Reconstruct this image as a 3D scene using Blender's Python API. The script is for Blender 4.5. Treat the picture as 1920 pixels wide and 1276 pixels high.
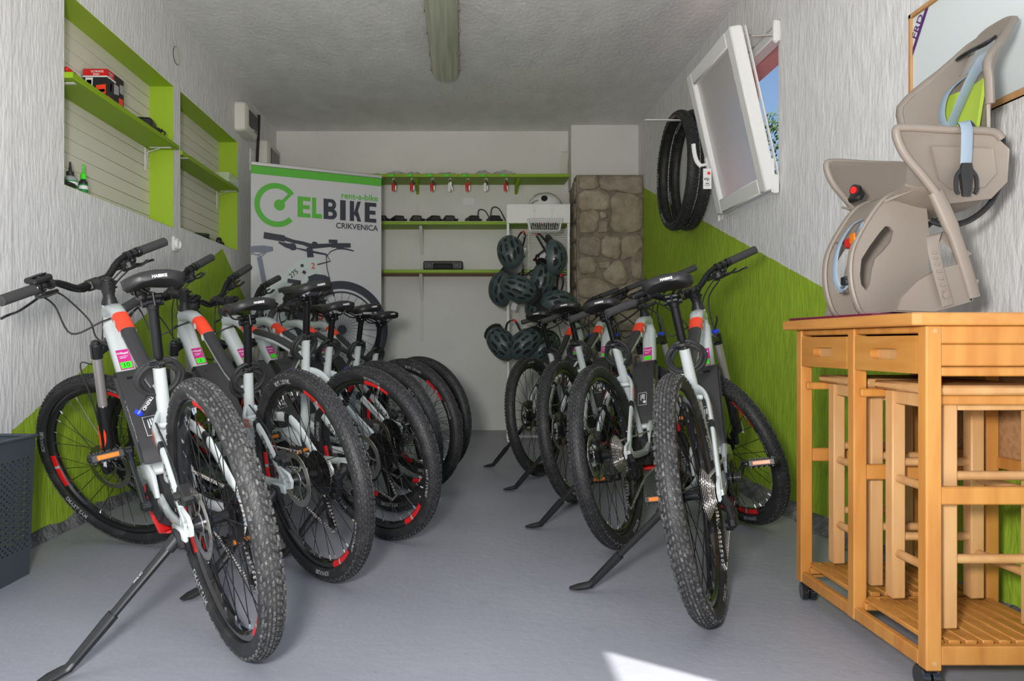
import bpy, math, random
from mathutils import Vector, Matrix
V = Vector
PI = math.pi
R_ = math.radians
sc = bpy.context.scene
col = sc.collection
for o in list(bpy.data.objects): bpy.data.objects.remove(o)

# ------------------------------------------------------------------ camera, sky, sun, lamps, exposure
F, PX, PY, HC = 1405.0, 868.0, 642.0, 0.774          # focal length and vanishing point in pixels, camera height
cam = bpy.data.cameras.new('camera'); camo = bpy.data.objects.new('camera', cam); col.objects.link(camo)
camo.location = (0, 0, HC); camo.rotation_euler = (PI/2, 0, 0)
cam.sensor_width = 36; cam.lens = F/1920*36; cam.shift_x = (960-PX)/1920; cam.shift_y = (PY-638)/1920
cam.clip_start = .02; cam.clip_end = 300
sc.camera = camo
vs = sc.view_settings
sc.display_settings.display_device = 'sRGB'
vs.view_transform = 'Standard'; vs.look = 'None'; vs.gamma = 1; vs.use_curve_mapping = False
vs.exposure = 0.3
w = bpy.data.worlds.new('sky'); sc.world = w; w.use_nodes = True
nt = w.node_tree; bg = nt.nodes['Background']
sky = nt.nodes.new('ShaderNodeTexSky'); sky.sky_type = 'NISHITA'; sky.sun_disc = False
sky.sun_elevation = R_(58); sky.sun_rotation = R_(127); sky.altitude = 50; sky.air_density = 1.0; sky.dust_density = .15; sky.ozone_density = 2.0
nt.links.new(sky.outputs[0], bg.inputs[0]); bg.inputs[1].default_value = .12
SUNEL = R_(60)
sun = bpy.data.lights.new('sun', 'SUN'); sun.energy = 7.5; sun.angle = R_(.6); sun.color = (1, .96, .9)
suno = bpy.data.objects.new('sun', sun); col.objects.link(suno)
sd = V((-.8*math.cos(SUNEL), .6*math.cos(SUNEL), -math.sin(SUNEL)))
suno.rotation_euler = sd.to_track_quat('-Z', 'Y').to_euler(); suno.location = (4, -4, 6)
fl = bpy.data.lights.new('flash', 'AREA'); fl.shape = 'DISK'; fl.size = .22; fl.energy = 60; fl.color = (1, .97, .93)
flo = bpy.data.objects.new('flash', fl); col.objects.link(flo); flo.location = (-.22, -.02, .96)   # the photographer's flash
flo.rotation_euler = V((0.02, 1, .05)).to_track_quat('-Z', 'Y').to_euler()

# ------------------------------------------------------------------ materials
def mat(name, c, rough=.5, metal=0., coat=0., trans=0., alpha=1., bump=None, var=None, ior=1.45, spec=None):
    m = bpy.data.materials.new(name); m.use_nodes = True
    n = m.node_tree.nodes; l = m.node_tree.links; b = n['Principled BSDF']
    b.inputs['Base Color'].default_value = (*c, 1); b.inputs['Roughness'].default_value = rough
    b.inputs['Metallic'].default_value = metal; b.inputs['Coat Weight'].default_value = coat
    b.inputs['Transmission Weight'].default_value = trans; b.inputs['Alpha'].default_value = alpha; b.inputs['IOR'].default_value = ior
    if spec is not None: b.inputs['Specular IOR Level'].default_value = spec
    if bump or var:
        tc = n.new('ShaderNodeTexCoord')
    if bump:                      # (scale xyz, detail, strength, distance)
        mp = n.new('ShaderNodeMapping'); mp.inputs['Scale'].default_value = bump[0]
        l.new(tc.outputs['Object'], mp.inputs[0])
        ns = n.new('ShaderNodeTexNoise'); ns.inputs['Scale'].default_value = 1; ns.inputs['Detail'].default_value = bump[1]
        l.new(mp.outputs[0], ns.inputs['Vector'])
        bp = n.new('ShaderNodeBump'); bp.inputs['Strength'].default_value = bump[2]; bp.inputs['Distance'].default_value = bump[3]
        l.new(ns.outputs[0], bp.inputs['Height']); l.new(bp.outputs[0], b.inputs['Normal'])
    if var:                       # (scale xyz, colour 2, low, high, detail)
        mp = n.new('ShaderNodeMapping'); mp.inputs['Scale'].default_value = var[0]
        l.new(tc.outputs['Object'], mp.inputs[0])
        ns = n.new('ShaderNodeTexNoise'); ns.inputs['Scale'].default_value = 1; ns.inputs['Detail'].default_value = var[4] if len(var) > 4 else 4
        l.new(mp.outputs[0], ns.inputs['Vector'])
        rp = n.new('ShaderNodeValToRGB'); rp.color_ramp.elements[0].position = var[2]; rp.color_ramp.elements[1].position = var[3]
        rp.color_ramp.elements[0].color = (*c, 1); rp.color_ramp.elements[1].color = (*var[1], 1)
        l.new(ns.outputs[0], rp.inputs[0]); l.new(rp.outputs[0], b.inputs['Base Color'])
    return m
def rgb(r, g, b):
    f = lambda x: (x/255/12.92 if x/255 <= .04045 else ((x/255+.055)/1.055)**2.4)
    return (f(r), f(g), f(b))
GREEN = rgb(158, 190, 46)
def plaster(name, paint=None):
    """rough white render; paint = list of (a_y, a_z, c): painted green where all a_y*y + a_z*z < c"""
    m = mat(name, (.78, .78, .78), .8, bump=((60, 60, 17), 10, .5, .012))
    n = m.node_tree.nodes; l = m.node_tree.links; b = n['Principled BSDF']
    tc = n.new('ShaderNodeTexCoord')
    ns = n.new('ShaderNodeTexNoise'); ns.inputs['Scale'].default_value = 1; ns.inputs['Detail'].default_value = 6
    mp = n.new('ShaderNodeMapping'); mp.inputs['Scale'].default_value = (38, 38, 9); l.new(tc.outputs['Object'], mp.inputs[0]); l.new(mp.outputs[0], ns.inputs['Vector'])
    rp = n.new('ShaderNodeValToRGB'); e = rp.color_ramp.elements
    e[0].position = .36; e[0].color = (.69, .69, .69, 1); e[1].position = .66; e[1].color = (.80, .80, .80, 1)
    l.new(ns.outputs[0], rp.inputs[0])
    last = rp.outputs[0]
    if paint:
        sep = n.new('ShaderNodeSeparateXYZ'); l.new(tc.outputs['Object'], sep.inputs[0])
        wob = n.new('ShaderNodeTexNoise'); wob.inputs['Scale'].default_value = 30; l.new(tc.outputs['Object'], wob.inputs['Vector'])
        fac = None
        def math_(op, a, b_):
            q = n.new('ShaderNodeMath'); q.operation = op
            for i, x in enumerate((a, b_)):
                if isinstance(x, (int, float)): q.inputs[i].default_value = x
                else: l.new(x, q.inputs[i])
            return q.outputs[0]
        for ay, az, c in paint:
            s = math_('ADD', math_('MULTIPLY', sep.outputs[1], ay), math_('MULTIPLY', sep.outputs[2], az))
            s = math_('ADD', s, math_('MULTIPLY', wob.outputs[0], .012))
            s = math_('LESS_THAN', s, c+.006)
            fac = s if fac is None else math_('MULTIPLY', fac, s)
        gr = n.new('ShaderNodeValToRGB'); e = gr.color_ramp.elements
        e[0].position = .35; e[0].color = (GREEN[0]*.85, GREEN[1]*.85, GREEN[2], 1); e[1].position = .68; e[1].color = (GREEN[0]*1.08, GREEN[1]*1.08, GREEN[2]*1.1, 1)
        l.new(ns.outputs[0], gr.inputs[0])
        mx = n.new('ShaderNodeMix'); mx.data_type = 'RGBA'
        l.new(fac, mx.inputs[0]); l.new(last, mx.inputs[6]); l.new(gr.outputs[0], mx.inputs[7]); last = mx.outputs[2]
    l.new(last, b.inputs['Base Color'])
    return m
M = {}
M['wall_l'] = plaster('plaster_left', [(-.404, 1, -.655), (.58, 1, 4.40)])
M['wall_r'] = plaster('plaster_right', [(-.341, 1, -.065)])
M['wall'] = plaster('plaster')
M['backwall'] = mat('smooth_plaster', (.74, .73, .70), .8, bump=((40, 40, 14), 6, .35, .012), var=((1.2, 1.2, 1.2), (.66, .65, .62), .45, .75))
M['ceil'] = mat('ceiling_plaster', (.72, .72, .72), .55, bump=((44, 26, 40), 10, .55, .014), var=((7, 4, 4), (.82, .82, .82), .35, .7, 8))
M['green'] = mat('green_paint', GREEN, .55, bump=((30, 30, 30), 4, .25, .006))
M['shelf_green'] = mat('shelf_green_paint', rgb(136, 170, 18), .5, bump=((20, 60, 60), 3, .1, .003))
M['cream'] = mat('cream_slat', (.72, .69, .60), .55)
M['joint'] = mat('slat_joint', (.42, .34, .25), .8)
M['white'] = mat('white_plastic', (.80, .80, .79), .35)
M['whitemetal'] = mat('white_coated_metal', (.74, .74, .72), .4)
M['offwhite'] = mat('off_white_plastic', (.70, .69, .63), .45)
M['smoke'] = mat('smoked_plastic', (.025, .028, .025), .12)
M['black'] = mat('black_plastic', (.017, .017, .018), .42)
M['blackgloss'] = mat('black_gloss', (.012, .012, .013), .18, coat=.5)
M['blackmetal'] = mat('black_anodised', (.02, .02, .022), .3, .6)
M['rubber'] = mat('black_rubber', (.022, .022, .023), .6, bump=((300, 300, 300), 3, .2, .001))
M['tire'] = mat('tire_rubber', (.018, .018, .019), .55, var=((26, 26, 26), (.05, .049, .046), .5, .8))
M['knob'] = mat('tread_rubber', (.026, .026, .028), .6, var=((60, 60, 60), (.06, .06, .059), .5, .8))
M['dustytread'] = mat('dusty_tread_rubber', (.04, .04, .041), .7, var=((90, 90, 90), (.17, .168, .16), .5, .78))
M['tiretext'] = mat('tire_print', (.32, .32, .33), .5)
M['framewhite'] = mat('frame_paint', (.50, .54, .535), .22, coat=.6)
M['panel'] = mat('carbon_grey_panel', (.03, .03, .033), .4)
M['battery'] = mat('battery_plastic', (.035, .035, .037), .45, bump=((500, 500, 500), 2, .1, .0005))
M['orange'] = mat('signal_orange', rgb(240, 70, 38), .35)
M['red'] = mat('red_plastic', rgb(205, 30, 32), .35)
M['textred'] = mat('red_print', rgb(215, 60, 48), .4)
M['ink'] = mat('black_print', (.015, .015, .017), .4)
M['whiteprint'] = mat('white_print', (.75, .75, .75), .4)
M['greyprint'] = mat('grey_print', (.35, .35, .36), .5)
M['magenta'] = mat('magenta_sticker', rgb(190, 40, 130), .4)
M['lime'] = mat('lime_sticker', rgb(60, 225, 40), .5)
M['chrome'] = mat('chrome', (.75, .75, .74), .18, 1)
M['steel'] = mat('steel', (.62, .59, .56), .3, 1)
M['stanchion'] = mat('stanchion_tube', (.45, .43, .41), .25, .6)
M['darksteel'] = mat('dark_steel', (.10, .10, .10), .35, 1)
M['amber'] = mat('amber_reflector', rgb(205, 112, 18), .3)
M['blue'] = mat('blue_plastic', rgb(30, 60, 200), .35)
M['grip'] = mat('grip_rubber', (.045, .045, .047), .75, bump=((400, 400, 400), 1, .4, .002))
M['saddle'] = mat('saddle_cover', (.017, .017, .018), .45)
M['wood'] = mat('beech', rgb(192, 134, 66), .42, bump=((60, 60, 8), 3, .08, .002), var=((30, 30, 4), rgb(172, 110, 48), .35, .75))
M['woodx'] = mat('beech_top', rgb(196, 138, 72), .4, var=((40, 4, 40), rgb(176, 118, 60), .35, .75))
M['woodlight'] = mat('pale_beech', rgb(200, 156, 106), .45, var=((24, 24, 4), rgb(184, 134, 82), .35, .75))
M['drawer'] = mat('drawer_beech', rgb(184, 130, 64), .4, var=((6, 6, 40), rgb(170, 112, 48), .35, .75))
M['hardboard'] = mat('hardboard', rgb(176, 134, 92), .7, var=((90, 90, 90), rgb(150, 110, 74), .4, .7))
M['taupe'] = mat('taupe_plastic', rgb(134, 124, 114), .45)
M['strap'] = mat('blue_grey_webbing', rgb(138, 155, 170), .7, bump=((300, 300, 300), 1, .4, .001))
M['pad'] = mat('lime_pad', rgb(168, 192, 70), .8)
M['board'] = mat('whiteboard', rgb(214, 222, 224), .2)
M['purple'] = mat('purple_print', rgb(86, 40, 110), .4)
M['maroon'] = mat('maroon_cover', rgb(105, 20, 50), .4)
M['paper'] = mat('paper', (.78, .78, .79), .7)
M['bin'] = mat('slate_grey_metal', rgb(66, 74, 80), .4)
M['helmet'] = mat('dark_green_helmet', rgb(70, 84, 84), .35, coat=.15)
M['foam'] = mat('black_foam', (.012, .012, .013), .7)
M['stonewood'] = mat('raw_wood', rgb(140, 108, 70), .7)
M['banner'] = mat('banner_film', (.56, .56, .58), .45)
M['bgreen'] = mat('banner_green', rgb(88, 178, 58), .45)
M['bdark'] = mat('banner_dark', rgb(52, 54, 66), .45)
M['bgrey'] = mat('banner_grey', rgb(120, 124, 140), .45)
M['bframe'] = mat('banner_pale', rgb(196, 206, 204), .45)
M['bred'] = mat('banner_red', rgb(205, 80, 66), .45)
M['alu'] = mat('aluminium', (.62, .62, .62), .35, .9)
M['film'] = mat('clear_film', (.75, .76, .75), .18, alpha=.35)
M['clear'] = mat('clear_plastic', (.9, .95, .93), .05, alpha=.25)
M['lamp'] = mat('lamp_cover', rgb(190, 196, 172), .3, var=((34, 1.2, 34), rgb(150, 156, 136), .35, .7, 2))
M['lampbase'] = mat('lamp_housing', rgb(150, 134, 120), .6)
M['frost'] = mat('frosted_glass', (.90, .90, .86), .55, trans=.92)
M['pink'] = mat('pink_render', rgb(226, 168, 168), .85, bump=((60, 60, 60), 4, .3, .01))
M['bark'] = mat('bark', (.08, .06, .04), .9); M['leaf'] = mat('leaf', (.07, .13, .03), .7)
M['concrete'] = mat('outdoor_concrete', (.60, .58, .55), .9, var=((2, 2, 2), (.52, .50, .47), .4, .7))
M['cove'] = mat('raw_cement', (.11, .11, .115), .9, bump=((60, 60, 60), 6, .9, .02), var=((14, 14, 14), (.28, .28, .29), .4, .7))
def floor_mat():
    m = mat('grey_floor_paint', (.30, .305, .33), .42, bump=((30, 30, 30), 6, .22, .006))
    n = m.node_tree.nodes; l = m.node_tree.links; b = n['Principled BSDF']; tc = n.new('ShaderNodeTexCoord')
    def noise(sc_, det, lo, hi, c0, c1):
        mp = n.new('ShaderNodeMapping'); mp.inputs['Scale'].default_value = sc_; l.new(tc.outputs['Object'], mp.inputs[0])
        q = n.new('ShaderNodeTexNoise'); q.inputs['Scale'].default_value = 1; q.inputs['Detail'].default_value = det; l.new(mp.outputs[0], q.inputs['Vector'])
        r = n.new('ShaderNodeValToRGB'); r.color_ramp.elements[0].position = lo; r.color_ramp.elements[1].position = hi
        r.color_ramp.elements[0].color = (*c0, 1); r.color_ramp.elements[1].color = (*c1, 1); l.new(q.outputs[0], r.inputs[0]); return r.outputs[0]
    a = noise((1.3, 1.3, 1.3), 5, .35, .7, (.275, .285, .325), (.325, .335, .375))
    s = noise((7, 7, 7), 8, .66, .80, (1, 1, 1), (.62, .60, .56))
    d = noise((70, 70, 70), 2, .70, .78, (1, 1, 1), (.5, .48, .45))
    for t in (s, d):
        mx = n.new('ShaderNodeMix'); mx.data_type = 'RGBA'; mx.blend_type = 'MULTIPLY'; mx.inputs[0].default_value = .6
        l.new(a, mx.inputs[6]); l.new(t, mx.inputs[7]); a = mx.outputs[2]
    l.new(a, b.inputs['Base Color'])
    return m
M['floor'] = floor_mat()
M['stone'] = mat('field_stone', rgb(184, 172, 154), .9, bump=((28, 28, 28), 8, .8, .03), var=((9, 9, 9), rgb(146, 130, 112), .35, .7, 8))
M['stone2'] = mat('field_stone_grey', rgb(172, 160, 144), .9, bump=((28, 28, 28), 8, .8, .03), var=((8, 8, 8), rgb(134, 120, 104), .35, .7, 8))
M['stone3'] = mat('field_stone_warm', rgb(178, 164, 146), .9, bump=((28, 28, 28), 8, .8, .03), var=((9, 9, 9), rgb(142, 128, 110), .35, .7, 8))
M['mortar'] = mat('mortar', rgb(150, 140, 126), .95, bump=((50, 50, 50), 6, .8, .02), var=((12, 12, 12), rgb(116, 107, 95), .35, .7, 6))

# ------------------------------------------------------------------ text outlines (made first, while the scene is empty)
TXT = {}
def text(s, bold=0.):
    if (s, bold) in TXT: return TXT[(s, bold)]
    cu = bpy.data.curves.new('t', 'FONT'); cu.body = s; cu.size = 1; cu.offset = bold; cu.resolution_u = 3; cu.align_x = 'CENTER'
    o = bpy.data.objects.new('t', cu); col.objects.link(o)
    dg = bpy.context.evaluated_depsgraph_get(); dg.update()
    me = bpy.data.meshes.new_from_object(o.evaluated_get(dg))
    r = ([(v.co.x, v.co.y-.35) for v in me.vertices], [tuple(p.vertices) for p in me.polygons])
    bpy.data.objects.remove(o); bpy.data.curves.remove(cu); bpy.data.meshes.remove(me)
    TXT[(s, bold)] = r
    return r
for s_, b_ in (('SMART SAM', .02), ('SCHWALBE', .02), ('HAIBIKE', .02), ('275', .01), ('SDURO', .02), ('rent-a-bike', .02), ('CRIKVENICA', .02), ('FRD', .01), ('vip', .02), ('huni', .02),
               ('ULTIMATE', .02), ('SPEED', .02), ('XLC', .02), ('TREND', .01), ('2', .02), ('S', .02), ('10', 0), ('1', 0), ('2', 0), ('3', 0), ('4', 0), ('5', 0), ('6', 0), ('7', 0), ('8', 0), ('9', 0)): text(s_, b_)

# ------------------------------------------------------------------ mesh builder
class MB:
    def __init__(s): s.v = []; s.f = []; s.m = []; s.cm = 0
    def add(s, vs_, fs):
        b = len(s.v); s.v += [tuple(p) for p in vs_]
        for f in fs: s.f.append(tuple(b+i for i in f)); s.m.append(s.cm)
        return s
    def box(s, c, d, ch=0., rot=None):
        c = V(c); h = V(d)/2
        vs_ = []; fs = []
        if ch <= 0:
            for a in (-1, 1):
                for b in (-1, 1):
                    for e in (-1, 1): vs_.append(V((a*h.x, b*h.y, e*h.z)))
            fs = [(0, 1, 3, 2), (4, 6, 7, 5), (0, 4, 5, 1), (2, 3, 7, 6), (0, 2, 6, 4), (1, 5, 7, 3)]
        else:
            ch = min(ch, .49*min(d)); idx = {}
            for a in (-1, 1):
                for b in (-1, 1):
                    for e in (-1, 1):
                        for k in range(3):
                            p = [a*(h.x-ch), b*(h.y-ch), e*(h.z-ch)]; p[k] = (a, b, e)[k]*h[k]
                            idx[(a, b, e, k)] = len(vs_); vs_.append(V(p))
            def corner(sg, k): return idx[(*sg, k)]
            for k in range(3):
                i, j = [(1, 2), (2, 0), (0, 1)][k]
                for sg in (-1, 1):
                    q = []
                    for a, b in ((-1, -1), (1, -1), (1, 1), (-1, 1)):
                        t = [0, 0, 0]; t[k] = sg; t[i] = a; t[j] = b; q.append(corner(t, k))
                    fs.append(q)
                for a in (-1, 1):
                    for b in (-1, 1):
                        t0 = [0, 0, 0]; t0[i] = a; t0[j] = b; t0[k] = -1; t1 = list(t0); t1[k] = 1
                        fs.append([corner(t0, i), corner(t0, j), corner(t1, j), corner(t1, i)])
            for a in (-1, 1):
                for b in (-1, 1):
                    for e in (-1, 1): fs.append([idx[(a, b, e, k)] for k in range(3)])
            g = []
            for f in fs:
                ce = sum((vs_[i] for i in f), V())/len(f); nn = (vs_[f[1]]-vs_[f[0]]).cross(vs_[f[2]]-vs_[f[0]])
                g.append(f if nn.dot(ce) > 0 else f[::-1])
            fs = g
        if rot is not None: vs_ = [rot @ p for p in vs_]
        return s.add([p+c for p in vs_], fs)
    def tube(s, path, r, n=8, closed=False, caps=True, hint=None, arc=None, p=2.0, r_hint=None):
        """r: radius, list of radii, or list of (side, up) half sizes; hint: direction of the 'side' axis"""
        path = [V(q) for q in path]; k = len(path)
        if not isinstance(r, (list,)): r = [r]*k
        r = [(q, q) if isinstance(q, (int, float)) else q for q in r]
        vs_ = []; fs = []; prev = None
        a0, a1 = arc if arc else (0, 2*PI)
        m = n+1 if arc else n
        for i, q in enumerate(path):
            if closed: t = path[(i+1) % k]-path[i-1]
            else: t = path[min(i+1, k-1)]-path[max(i-1, 0)]
            if t.length < 1e-9: t = V((0, 0, 1))
            t.normalize()
            if hint is not None: h = V(hint)
            else: h = prev if prev is not None else (V((0, 0, 1)) if abs(t.z) < .9 else V((1, 0, 0)))
            sd_ = h-t*h.dot(t)
            if sd_.length < 1e-6: sd_ = t.orthogonal()
            sd_.normalize(); up = t.cross(sd_); prev = sd_
            for j in range(m):
                a = a0+(a1-a0)*j/n
                ca, sa = math.cos(a), math.sin(a)
                if p != 2: ca = math.copysign(abs(ca)**(2/p), ca); sa = math.copysign(abs(sa)**(2/p), sa)
                vs_.append(q+sd_*(ca*r[i][0])+up*(sa*r[i][1]))
        for i in range(k if closed else k-1):
            i2 = (i+1) % k
            for j in range(n):
                j2 = (j+1) % m if not arc else j+1
                fs.append((i*m+j, i*m+j2, i2*m+j2, i2*m+j))
        if caps and not closed and not arc:
            fs.append(tuple(range(n))[::-1]); fs.append(tuple((k-1)*m+j for j in range(n)))
        return s.add(vs_, fs)
    def rod(s, a, b, r, n=8): return s.tube([a, b], r, n)
    def lathe(s, prof, o, ax, n=16, a0=0, a1=2*PI):
        o = V(o); ax = V(ax).normalized(); e1 = ax.orthogonal().normalized(); e2 = ax.cross(e1)
        full = abs(a1-a0-2*PI) < 1e-6; m = n if full else n+1
        vs_ = []; fs = []
        for (r, h) in prof:
            for j in range(m):
                a = a0+(a1-a0)*j/n
                vs_.append(o+ax*h+(e1*math.cos(a)+e2*math.sin(a))*r)
        for i in range(len(prof)-1):
            for j in range(n):
                j2 = (j+1) % m if full else j+1
                fs.append((i*m+j, i*m+j2, (i+1)*m+j2, (i+1)*m+j))
        if full:
            if prof[0][0] > 1e-6: fs.append(tuple(range(n))[::-1])
            if prof[-1][0] > 1e-6: fs.append(tuple((len(prof)-1)*m+j for j in range(n)))
        return s.add(vs_, fs)
    def prism(s, pts, o, ex, ey, t, ch=0., inset=None):
        """polygon pts in the plane (o, ex, ey), extruded by t along ex x ey"""
        o = V(o); ex = V(ex); ey = V(ey); ez = ex.cross(ey).normalized(); n = len(pts)
        ar = sum(pts[i][0]*pts[(i+1) % n][1]-pts[(i+1) % n][0]*pts[i][1] for i in range(n))
        if ar < 0: pts = pts[::-1]
        def ins(c):
            r = []
            for i in range(n):
                a = V((*pts[i-1], 0)); b = V((*pts[i], 0)); d = V((*pts[(i+1) % n], 0))
                e1 = (b-a).normalized(); e2 = (d-b).normalized()
                nn = V((-e1.y-e2.y, e1.x+e2.x, 0)); L = nn.length
                nn = nn/L if L > 1e-6 else V((-e1.y, e1.x, 0))
                co = max(.4, nn.dot(V((-e1.y, e1.x, 0))))
                r.append((b.x+nn.x*c/co, b.y+nn.y*c/co))
            return r
        if ch > 0: rings = [(ins(ch), 0), (pts, ch), (pts, t-ch), (ins(ch), t)]
        else: rings = [(pts, 0), (pts, t)]
        vs_ = [o+ex*x+ey*y+ez*h for ring, h in rings for x, y in ring]
        fs = [tuple(range(n))[::-1], tuple((len(rings)-1)*n+i for i in range(n))]
        for k in range(len(rings)-1):
            for i in range(n): fs.append((k*n+i, k*n+(i+1) % n, (k+1)*n+(i+1) % n, (k+1)*n+i))
        return s.add(vs_, fs)
    def shell(s, g, t):
        """grid of points g[i][j] thickened by t against its normals"""
        ni = len(g); nj = len(g[0]); g = [[V(p) for p in r] for r in g]
        nr = []
        for i in range(ni):
            r = []
            for j in range(nj):
                a = g[min(i+1, ni-1)][j]-g[max(i-1, 0)][j]; b = g[i][min(j+1, nj-1)]-g[i][max(j-1, 0)]
                q = a.cross(b); r.append(q.normalized() if q.length > 1e-12 else V((0, 0, 1)))
            nr.append(r)
        vs_ = [g[i][j] for i in range(ni) for j in range(nj)]+[g[i][j]-nr[i][j]*t for i in range(ni) for j in range(nj)]
        N = ni*nj; fs = []
        for i in range(ni-1):
            for j in range(nj-1):
                a, b, c, d = i*nj+j, (i+1)*nj+j, (i+1)*nj+j+1, i*nj+j+1
                fs.append((a, b, c, d)); fs.append((N+d, N+c, N+b, N+a))
        for i in range(ni-1):
            a, b = i*nj, (i+1)*nj; fs.append((b, a, N+a, N+b))
            a, b = i*nj+nj-1, (i+1)*nj+nj-1; fs.append((a, b, N+b, N+a))
        for j in range(nj-1):
            fs.append((j, j+1, N+j+1, N+j)); a = (ni-1)*nj+j; fs.append((a+1, a, N+a, N+a+1))
        return s.add(vs_, fs)
    def txt(s, st, size, o, ex, ey, bold=0., fn=None):
        vv, ff = text(st, bold); o = V(o); ex = V(ex).normalized(); ey = V(ey).normalized()
        if fn: return s.add([fn(x*size, y*size) for x, y in vv], ff)
        return s.add([o+ex*(x*size)+ey*(y*size) for x, y in vv], ff)
    def mesh(s, name, mats, ang=38):
        me = bpy.data.meshes.new(name); me.from_pydata(s.v, [], s.f)
        for q in (mats if isinstance(mats, (list, tuple)) else [mats]): me.materials.append(M[q])
        me.polygons.foreach_set('material_index', s.m)
        me.polygons.foreach_set('use_smooth', [True]*len(s.f)); me.update()
        me.set_sharp_from_angle(angle=R_(ang))
        return me
    def build(s, name, mats, parent=None, ang=38, loc=None):
        return put(name, s.mesh(name, mats, ang), parent, loc=loc)
def put(name, me, parent=None, mw=None, loc=None):
    o = bpy.data.objects.new(name, me); col.objects.link(o)
    if parent is not None: o.parent = parent
    if mw is not None: o.matrix_local = mw
    if loc is not None: o.location = loc
    return o
def tag(o, label=None, cat=None, group=None, kind=None):
    if label: o['label'] = label
    if cat: o['category'] = cat
    if group: o['group'] = group
    if kind: o['kind'] = kind
    return o
def thing(name, label, cat, loc=(0, 0, 0), group=None, mw=None):
    o = bpy.data.objects.new(name, None); col.objects.link(o); o.empty_display_size = .05
    if mw is not None: o.matrix_world = mw
    else: o.location = loc
    return tag(o, label, cat, group)
def copy_tree(o, parent=None):
    c = o.copy(); col.objects.link(c)
    if parent is not None: c.parent = parent
    for ch in list(o.children): copy_tree(ch, c)
    return c
def arc(c, r, a0, a1, n, ex=(1, 0, 0), ey=(0, 0, 1)):
    c = V(c); ex = V(ex); ey = V(ey)
    return [c+ex*(r*math.cos(a0+(a1-a0)*i/n))+ey*(r*math.sin(a0+(a1-a0)*i/n)) for i in range(n+1)]
def spline(pts, n=6):
    pts = [V(p) for p in pts]; out = []
    for i in range(len(pts)-1):
        p0 = pts[max(i-1, 0)]; p1 = pts[i]; p2 = pts[i+1]; p3 = pts[min(i+2, len(pts)-1)]
        for k in range(n):
            t = k/n
            out.append(.5*((2*p1)+(p2-p0)*t+(2*p0-5*p1+4*p2-p3)*t*t+(3*p1-p0-3*p2+p3)*t**3))
    out.append(pts[-1]); return out

# ------------------------------------------------------------------ the room
XL, XR, YB, ZC = -1.65, 1.508, 6.63, 2.643
def struct(name, mb, mats, ang=38, parent=None):
    o = mb.build(name, mats, parent, ang); 
    if parent is None: o['kind'] = 'structure'
    return o
def slab(m, x0, x1, y0, y1, z0, z1): m.box(((x0+x1)/2, (y0+y1)/2, (z0+z1)/2), (x1-x0, y1-y0, z1-z0))
def wall_with_holes(m, x0, x1, ys, holes):
    """boxes between y cuts; holes: list of (y0, y1, z0, z1)"""
    cuts = sorted({ys[0], ys[1], *[h[0] for h in holes], *[h[1] for h in holes]})
    for a, b in zip(cuts, cuts[1:]):
        hh = [h for h in holes if h[0] <= a+1e-6 and h[1] >= b-1e-6]
        if not hh: slab(m, x0, x1, a, b, 0, ZC)
        else: slab(m, x0, x1, a, b, 0, hh[0][2]); slab(m, x0, x1, a, b, hh[0][3], ZC)
m = MB(); slab(m, -6, 6, -8, 0.9, -.1, -.004); struct('ground', m, 'concrete')
m = MB(); slab(m, -3.2, 1.75, .9, 6.85, -.1, 0); struct('floor', m, 'floor')
m = MB(); slab(m, -1.9, 1.75, 1.016, 6.85, ZC, ZC+.15); struct('ceiling', m, 'ceil')
m = MB(); slab(m, -3.2, 1.579, .55, 1.016, ZC, ZC+.15); struct('sun_blocker_slab', m, 'wall')  # unseen slab added to block the sun and shape its patch on the floor
NI = [(3.10, 4.27, 1.427, 2.234), (4.374, 5.48, 1.445, 2.24)]
ND = .137
m = MB(); wall_with_holes(m, XL-.22, XL, (1.016, 6.85), NI)
slab(m, -4, XL-.22, 1.016, 1.2, 0, ZC)
slab(m, XL, XL+.012, 1.016, 2.72, 0, ZC)
m.cm = 1
for (a, b, c, d) in NI:
    t = .002
    slab(m, XL-ND, XL, a, a+t, c, d); slab(m, XL-ND, XL, b-t, b, c, d)
    slab(m, XL-ND, XL, a, b, c, c+t); slab(m, XL-ND, XL, a, b, d-t, d)
struct('wall_left', m, ['wall_l', 'green'])
for k, (a, b, c, d) in enumerate(NI):
    m = MB(); slab(m, XL-.2, XL-ND-.012, a, b, c, d)
    o = struct(f'window_{k+2}', m, 'joint')
    n = 12; h = (d-c)/n; me = None
    for i in range(n):
        if me is None:
            q = MB(); q.box((0, 0, 0), (.016, b-a-.004, h-.0022), .0010); me = q.mesh('shutter_slat', 'cream')
        put('shutter_slat', me, o, loc=(XL-ND-.006, (a+b)/2, c+h*(i+.5)))
WN = (3.561, 4.43, 1.49, 2.315)
m = MB(); wall_with_holes(m, XR, XR+.24, (1.016, 6.85), [WN]); slab(m, XR+.24, 4, 1.016, 1.2, 0, ZC)
struct('wall_right', m, 'wall_r')
m = MB(); slab(m, -1.9, 1.75, YB, YB+.22, 0, ZC); struct('wall_back', m, 'backwall')
m = MB(); slab(m, .93, XR, 6.44, YB, 2.1, ZC); struct('trim_1', m, 'backwall')
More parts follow.
